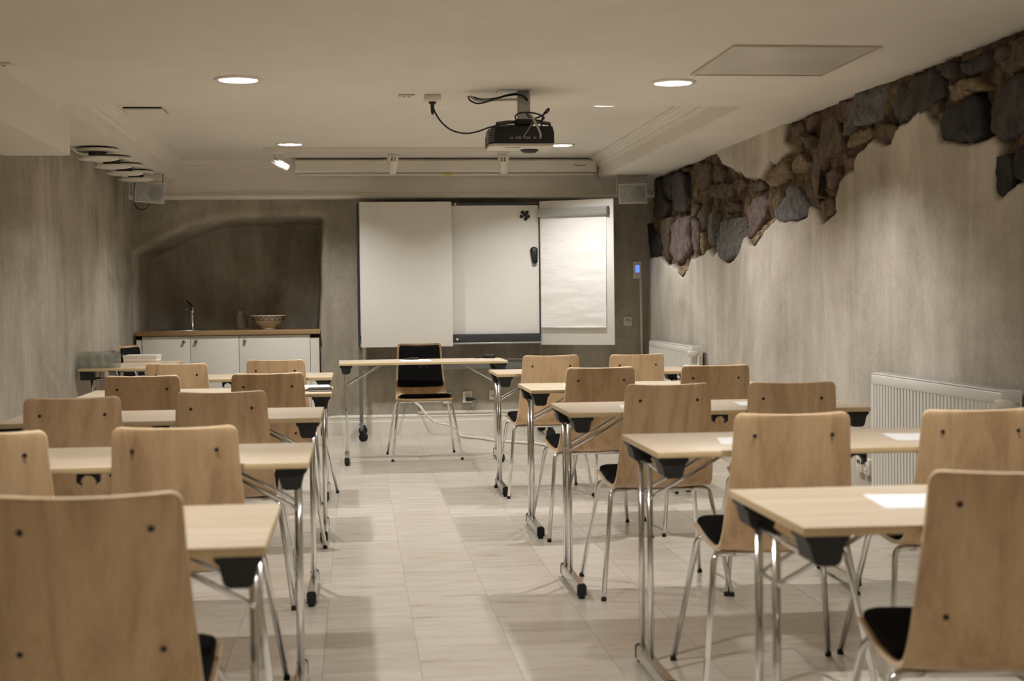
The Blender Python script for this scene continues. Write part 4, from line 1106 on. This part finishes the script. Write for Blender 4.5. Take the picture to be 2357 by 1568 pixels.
cable('speaker_cable', 'thin grey cable looping from the right loudspeaker towards the stones', [(1491, 432), (1494, 441), (1499, 448), (1504, 444), (1508, 430), (1510, 422)], [12.05, 12.08, 12.12, 12.15, 12.2, 12.25], 0.003, 'cablegrey')

# ------------------------------------------------------------------ fittings on the back wall
def wall_plate(name, label, cat, xp, yp, wpx, hpx, group=None, yw=YB):
    p = px(xp, yp, 1, yw-0.012)
    w_, h_ = wpx/F_PX*yw*1.0/2, hpx/F_PX*yw/2
    t = thing(name, label, cat, (p[0], yw-0.004, p[2]), 0, group)
    obj('plate', MB().box(-w_, w_, -0.012, 0.008, -h_, h_, 0.004), [MT['white']], t)
    return t, w_, h_
def schuko(t, zc):
    obj('socket_rim', MB().lathe([(0.024, -0.0120), (0.0225, -0.0165), (0.020, -0.0165), (0.0195, -0.012)], 24, (0, 0, zc), axis=1), [MT['white']], t)
    obj('socket_well', MB().lathe([(0.0, -0.0125), (0.0195, -0.0125)], 24, (0, 0, zc), axis=1), [MT['offwhite']], t)
    for s in (-1, 1): obj('pin_hole', MB().lathe([(0.0, -0.0135), (0.003, -0.0135), (0.003, -0.0125)], 10, (s*0.0095, 0, zc), axis=1), [MT['ink']], t)
    for s in (-1, 1): obj('earth_clip', MB().box(-0.003, 0.003, -0.0155, -0.0125, zc+s*0.0155-0.002, zc+s*0.0155+0.002), [MT['steel']], t)
t, w_, h_ = wall_plate('wall_socket', 'white wall socket partly behind the front chair', 'socket', 1029, 917, 18, 26, 'white sockets on the back wall'); schuko(t, 0.0)
t, w_, h_ = wall_plate('wall_socket', 'white double wall socket with a black adapter plugged in', 'socket', 1076, 914, 22, 27, 'white sockets on the back wall'); schuko(t, 0.024)
t, w_, h_ = wall_plate('data_outlet', 'white data outlet with two dark ports on the back wall', 'socket', 1137, 909, 22, 22)
obj('inner_plate', MB().box(-w_*0.72, w_*0.72, -0.015, -0.011, -h_*0.72, h_*0.72, 0.002), [MT['white']], t)
for s in (-1, 1): obj('port', MB().box(s*0.012-0.006, s*0.012+0.006, -0.0165, -0.0145, -0.014, -0.001), [MT['ink']], t)
t, w_, h_ = wall_plate('dimmer_switch', 'square white dimmer switch on the back wall below the keypad', 'switch', 1445, 739.5, 20, 21)
obj('dial', MB().lathe([(0.024, -0.012), (0.0235, -0.015), (0.016, -0.016), (0.0155, -0.024), (0.0, -0.024)], 24, axis=1), [MT['white']], t)
t, w_, h_ = wall_plate('control_keypad', 'white wall keypad with glowing blue display', 'keypad', 1466.5, 621.5, 21, 40)
for i in range(2):
    for j in range(4):
        obj('blue_key', MB().box(0.002+(i-0.5)*0.019-0.008, 0.002+(i-0.5)*0.019+0.008, -0.0140, -0.0118, 0.010+(j-1.5)*0.0165-0.0068, 0.010+(j-1.5)*0.0165+0.0068), [MT['blue_emit']], t)
ka, kb = px(1474, 642, 1, YB-0.01), px(1478.5, 815, 1, YB-0.01)
tag(obj('cable_duct', MB().prism([(ka[0]-0.010, ka[2]), (ka[0]+0.010, ka[2]), (kb[0]+0.010, 0.17), (kb[0]-0.010, 0.17)], 1, YB-0.018, YB+0.01), [MT['white']]), 'slim upright cable duct running down from the wall keypad', 'cable duct')
da = px(962, 948, 1, YB-0.02)
tag(obj('cable_duct', MB().box(da[0], XR, YB-0.022, YB+0.01, 0.168, 0.192, 0.002), [MT['white']]), 'white horizontal cable duct on top of the skirting', 'cable duct')
da = px(1383, 385, 1, YF-0.01)
tag(obj('cable_duct', MB().box(da[0]-0.006, da[0]+0.006, YF-0.010, YF+0.004, 2.112, Z2-0.07), [MT['paint']]), 'thin painted cable strip beside the end of the projection screen', 'cable duct')
# black adapter and its wire
pa = px(1079, 919, 1, YB-0.05)
ad = thing('power_adapter', 'small black power adapter in the double wall socket', 'adapter', (pa[0], YB-0.016, pa[2]))
obj('body', MB().box(-0.026, 0.032, -0.045, 0.0, -0.015, 0.013, 0.005), [MT['black']], ad)
obj('strain_relief', MB().tube([(0.032, -0.025, -0.002), (0.055, -0.025, -0.003)], [0.006, 0.003], 8), [MT['black']], ad)
cable('adapter_wire', 'thin black wire hanging from the adapter to the skirting', [(1091, 920), (1098, 922), (1097, 930), (1090, 938), (1083, 942), (1077, 945)], [12.56, 12.55, 12.55, 12.56, 12.57, 12.57], 0.0022, 'black')
# white spiral cable sleeve
SP = [px(948, 905, 1, 12.57), px(955, 925, 1, 12.45), px(968, 937, 1, 12.35), px(976, 948, 1, 12.33), px(986, 960, 1, 12.32), px(1003, 972, 1, 12.32), px(1033, 979, 1, 12.33), px(1046, 984, 1, 12.33), px(1054, 993, 1, 12.33), px(1061, 1003, 2, 0.012), px(1075, 1006, 2, 0.012), px(1110, 1009, 2, 0.012), px(1140, 1014, 2, 0.012), px(1200, 1019, 2, 0.012), px(1235, 1021, 2, 0.012), px(1266, 1025, 2, 0.012), px(1330, 1024, 2, 0.012)]
path = spline(SP, 14)
# even resampling so that the windings are regular
pp = np.array(path); ll = np.concatenate([[0], np.cumsum(np.linalg.norm(np.diff(pp, axis=0), axis=1))])
tt = np.arange(0, ll[-1], 0.004); ev = np.stack([np.interp(tt, ll, pp[:, i]) for i in range(3)], 1)
tag(obj('cable_sleeve', MB().tube(list(ev), [0.0118 if (k % 5) < 3 else 0.0086 for k in range(len(ev))], 10), [MT['white']]), 'white spiral cable sleeve hanging behind the front chair and lying on the floor', 'cable')

# ------------------------------------------------------------------ radiators on the right wall
def radiator(label, xfar, xnear, ytop, ybot):
    FX = XR-0.105
    pf, pn = px(xfar, ytop, 0, FX), px(xnear, ytop, 0, FX)
    y1, y0 = pf[1], pn[1]; z1 = pf[2]; z0 = px(xfar, ybot, 0, FX)[2]
    t = thing('radiator', label, 'radiator', (FX, (y0+y1)/2, 0), 0, 'white panel radiators'); h = (y1-y0)/2; d = 0.085
    n = int(round((y1-y0-0.06)/0.0375)); pit = (y1-y0-0.06)/n
    prof = []
    for k in range(n):
        a = -h+0.03+k*pit
        prof += [(0.0, a), (0.0, a+pit*0.55), (0.012, a+pit*0.70), (0.012, a+pit*0.85)]
    prof += [(0.0, h-0.03), (0.0, h), (0.020, h), (0.020, -h), (0.0, -h)]
    obj('front_panel', MB().prism(prof, 2, z0+0.035, z1-0.055), [MT['radiator']], t)
    obj('panel_band', MB().box(0.0, 0.020, -h, h, z1-0.055, z1-0.008, 0.004), [MT['radiator']], t)
    obj('panel_band', MB().box(0.0, 0.020, -h, h, z0, z0+0.035, 0.004), [MT['radiator']], t)
    obj('rear_panel', MB().box(d-0.015, d, -h, h, z0, z1-0.008), [MT['radiator']], t)
    for s in (-1, 1): obj('side_cover', MB().box(0.004, d, s*(h-0.003), s*(h+0.001), z0+0.01, z1-0.004), [MT['radiator']], t)
    g = obj('top_grille', MB().box(0.006, d, -h, h, z1-0.006, z1, 0.002), [MT['radiator']], t)
    for k in range(3):
        obj('grille_groove', MB().box(0.022+k*0.021, 0.030+k*0.021, -h+0.04, h-0.04, z1-0.001, z1+0.0006), [MT['greymetal']], g)
    vz = z1-0.055
    v = obj('valve_body', MB().tube([(0.045, -h-0.005, vz), (0.045, -h-0.045, vz)], 0.012, 10), [MT['chrome']], t)
    obj('thermostat_head', MB().tube([(0.045, -h-0.035, vz), (0.018, -h-0.036, vz), (-0.008, -h-0.037, vz), (-0.036, -h-0.038, vz), (-0.040, -h-0.038, vz)], [0.014, 0.021, 0.024, 0.024, 0.018], 18), [MT['white']], t)
    obj('pipe', MB().tube([(0.045, -h-0.040, vz), (0.045, -h-0.040, 0.0)], 0.0085, 10), [MT['white']], t)
    for s in (-0.6, 0.6): obj('wall_bracket', MB().box(d, 0.10, s*h-0.015, s*h+0.015, z0+0.08, z1-0.10), [MT['radiator']], t)
    return t
radiator('white panel radiator on the right wall next to the near desks', 2005, 2304, 858, 1165)
radiator('white panel radiator far away in the right corner near the whiteboard', 1493.5, 1591, 784, 930)
# sockets low on the right wall beside the near radiator
for i, (xx, yy, l) in enumerate(((1980, 1068, 'white data outlet low on the right wall beside the near radiator'), (1997, 1075, 'white power socket low on the right wall, half behind the near radiator'))):
    p = px(xx, yy, 0, XR-0.012); t = thing('wall_socket' if i else 'data_outlet', l, 'socket', (XR-0.003, p[1], p[2]))
    hh = 0.040
    obj('plate', MB().box(-0.018, 0.012, -hh, hh, -hh, hh, 0.004), [MT['white']], t)
    if i == 0:
        for s in (-1, 1): obj('port', MB().box(-0.021, -0.017, s*0.012-0.006, s*0.012+0.006, 0.004, 0.022), [MT['ink']], t)
        obj('name_tab', MB().box(-0.020, -0.017, -0.014, 0.014, -0.022, -0.010), [MT['offwhite']], t)
    else:
        obj('socket_rim', MB().lathe([(0.024, -0.018), (0.022, -0.023), (0.019, -0.023), (0.019, -0.018), (0.0, -0.0185)], 24, axis=0), [MT['offwhite']], t)

# ------------------------------------------------------------------ things lying on the tables
def sheet_of_paper(label, corner_px, rot, wx=0.21, wy=0.297, mat='paper', th=0.0012, anchor=(0, 0), name='paper_sheet', z=TABLE_Z, cat='paper', group='sheets of paper on the desks', lift=0.0):
    p = px(*corner_px, 2, z)
    m = MB().box(-anchor[0]*wx, (1-anchor[0])*wx, -anchor[1]*wy, (1-anchor[1])*wy, 0, th)
    return tag(obj(name, m, [MT[mat]], None, (p[0], p[1], z+0.0003+lift), (0, 0, math.radians(rot))), label, cat, group)
sheet_of_paper('large white sheet of paper on the right-hand desk nearest the camera', (1985, 1140), -7, 0.297, 0.21, anchor=(0, 1))
sheet_of_paper('white sheet of paper by the aisle chair on the right desk, fourth row', (1648, 1008), -10, anchor=(0, 1), wx=0.297, wy=0.21)
sheet_of_paper('white sheet of paper by the wall chair on the right desk, fourth row', (2028, 999), -8, anchor=(0, 1), wx=0.297, wy=0.21)
sheet_of_paper('white sheet of paper by the aisle chair on the right desk, middle row', (1424, 933), -6, anchor=(0, 1), wx=0.297, wy=0.21)
sheet_of_paper('white sheet of paper by the wall chair on the right desk, middle row', (1688, 926), -6, anchor=(0, 1), wx=0.297, wy=0.21)
sheet_of_paper('white sheet of paper on the right desk in the second row', (1296, 886), -5, anchor=(0, 1), wx=0.297, wy=0.21)
sheet_of_paper('white sheet of paper on the left desk, fourth row, mostly behind a chair', (108, 1050), 4, anchor=(1, 0.7), wx=0.297, wy=0.21)
sheet_of_paper('white sheet of paper under the pen on the front desk', (925, 833), 1.5, anchor=(0, 0), wx=0.215, wy=0.285)
pp = px(937, 829, 2, TABLE_Z)
pn = thing('pen', 'black pen lying on the paper on the front desk', 'pen', (pp[0], pp[1], TABLE_Z+0.0095), math.radians(18))
obj('barrel', MB().tube([(-0.03, 0, 0), (0.02, 0, 0), (0.075, 0, 0.0)], [0.004, 0.0075, 0.0075], 10), [MT['black']], pn)
obj('cap', MB().tube([(0.03, 0, 0.0), (0.085, 0, 0.0)], [0.008, 0.008], 10), [MT['black']], pn)
rp = np.array([px(1126, 823, 1, 10.66)[0], 10.665])
rm = thing('presenter_dock', 'small black device with a thick rounded body near the right end of the front desk', 'device', (rp[0], rp[1], TABLE_Z), math.radians(6))
obj('body', MB().box(-0.040, 0.042, -0.03, 0.03, 0.0, 0.026, 0.008), [MT['black']], rm)
obj('plug', MB().tube([(-0.04, 0.0, 0.012), (-0.075, -0.01, 0.010), (-0.11, -0.012, 0.006)], [0.008, 0.008, 0.005], 8), [MT['black']], rm)
tag(obj('paper_sheet', MB().box(0, 0.15, 0, 0.21, 0, 0.0008), [MT['offwhite']], None, (px(1090, 829, 2, TABLE_Z)[0], 10.30, TABLE_Z+0.0004)), 'pale sheet on the front desk beside the black device', 'paper', 'sheets of paper on the desks')
# notebooks on the left desk in the second row
nbp = px(706, 904, 2, TABLE_Z)
def notebook(label, xy, z, w_, d_, rot, th=0.010):
    t = thing('notebook', label, 'notebook', (xy[0], xy[1], z), math.radians(rot), 'notebooks on the left desk')
    obj('lower_cover', MB().box(0, w_, 0, d_, 0, 0.0015), [MT['notecover']], t)
    obj('pages', MB().box(0.003, w_-0.003, 0.003, d_-0.002, 0.0015, th-0.0015), [MT['paper']], t)
    obj('upper_cover', MB().box(0, w_, 0, d_, th-0.0015, th), [MT['notecover']], t)
nb0 = px(711, 902.5, 2, TABLE_Z)
notebook('lower dark-covered notebook in the pile on the left desk, second row', nb0, TABLE_Z, 0.112, 0.19, 1)
notebook('upper dark-covered notebook in the pile on the left desk, second row', (nb0[0]-0.004, nb0[1]+0.01), TABLE_Z+0.0102, 0.110, 0.18, 2, 0.009)
tag(obj('paper_sheet', MB().box(-0.06, 0.10, 0, 0.20, 0, 0.002), [MT['paper']], None, (nb0[0]+0.004, nb0[1]+0.02, TABLE_Z+0.0195), (0, 0, 0.06)), 'white papers on top of the notebooks on the left desk', 'paper', 'sheets of paper on the desks')
tag(obj('paper_sheet', MB().box(-0.02, 0.05, 0, 0.12, 0, 0.0015), [MT['paper']], None, (nb0[0]-0.012, nb0[1]+0.004, TABLE_Z+0.0003), (0, 0, -0.05)), 'loose white note sticking out under the notebook pile on the left desk', 'paper', 'sheets of paper on the desks')
# side table: upturned glasses, paper box, folder, punch
gl = None; k = 0
gprof = [(0.0315, 0.0), (0.0318, 0.06), (0.031, 0.098), (0.027, 0.108), (0.018, 0.112), (0.0, 0.113), (0.0, 0.104), (0.016, 0.103), (0.025, 0.099), (0.0285, 0.092), (0.0293, 0.06), (0.0290, 0.0)]
gm = MB().lathe(gprof, 20, closed=True); gme = gm.mesh('drinking_glass', MT['glass'])
RN = ('front', 'second', 'third', 'back'); CN = ('wall end', 'second from the wall', 'third from the wall', 'aisle end')
for r in range(4):
    for c_ in range(3 if r == 3 else 4):
        o = obj('drinking_glass', gme, None, None, (-1.848+c_*0.066+0.004*(r % 2), 9.985+r*0.068, TABLE_Z+0.0002), (0, 0, 0.7*k)); k += 1
        tag(o, 'clear upturned drinking glass, %s row, %s, on the side table' % (RN[r], CN[c_]), 'glass', 'upturned glasses on the side table')
bp_ = px(284, 836, 2, TABLE_Z)
tag(obj('folder', MB().box(0, 0.225, 0, 0.31, 0, 0.006), [MT['peach']], None, (bp_[0], bp_[1], TABLE_Z+0.0003), (0, 0, 0.02)), 'peach-coloured folder under the paper box on the side table', 'folder')
pbx = thing('paper_box', 'low white box of paper on the side table beside the glasses', 'box', (bp_[0]-0.005, bp_[1]+0.03, TABLE_Z+0.0065), 0.02)
obj('base', MB().box(0, 0.24, 0, 0.30, 0, 0.030, 0.002), [MT['paper']], pbx)
obj('lid', MB().box(-0.003, 0.243, -0.003, 0.303, 0.022, 0.046, 0.002), [MT['white']], pbx)
dv = px(270, 836, 2, TABLE_Z)
hp = thing('hole_punch', 'black and grey desk punch with a flared black knob behind the glasses', 'hole punch', (dv[0]-0.005, dv[1]+0.06, TABLE_Z))
obj('base_plate', MB().box(-0.035, 0.045, -0.05, 0.05, 0, 0.012, 0.003), [MT['black']], hp)
obj('upright', MB().box(0.018, 0.036, -0.03, 0.03, 0.010, 0.062, 0.003), [MT['black']], hp)
obj('arm', MB().prism([(-0.055, 0.030), (0.040, 0.040), (0.040, 0.062), (-0.045, 0.050)], 1, -0.022, 0.022), [MT['greymetal']], hp)
obj('knob', MB().lathe([(0.0, 0.048), (0.008, 0.048), (0.009, 0.068), (0.020, 0.090), (0.0, 0.091)], 16, (-0.035, 0, 0)), [MT['black']], hp)
bpy.context.view_layer.update()
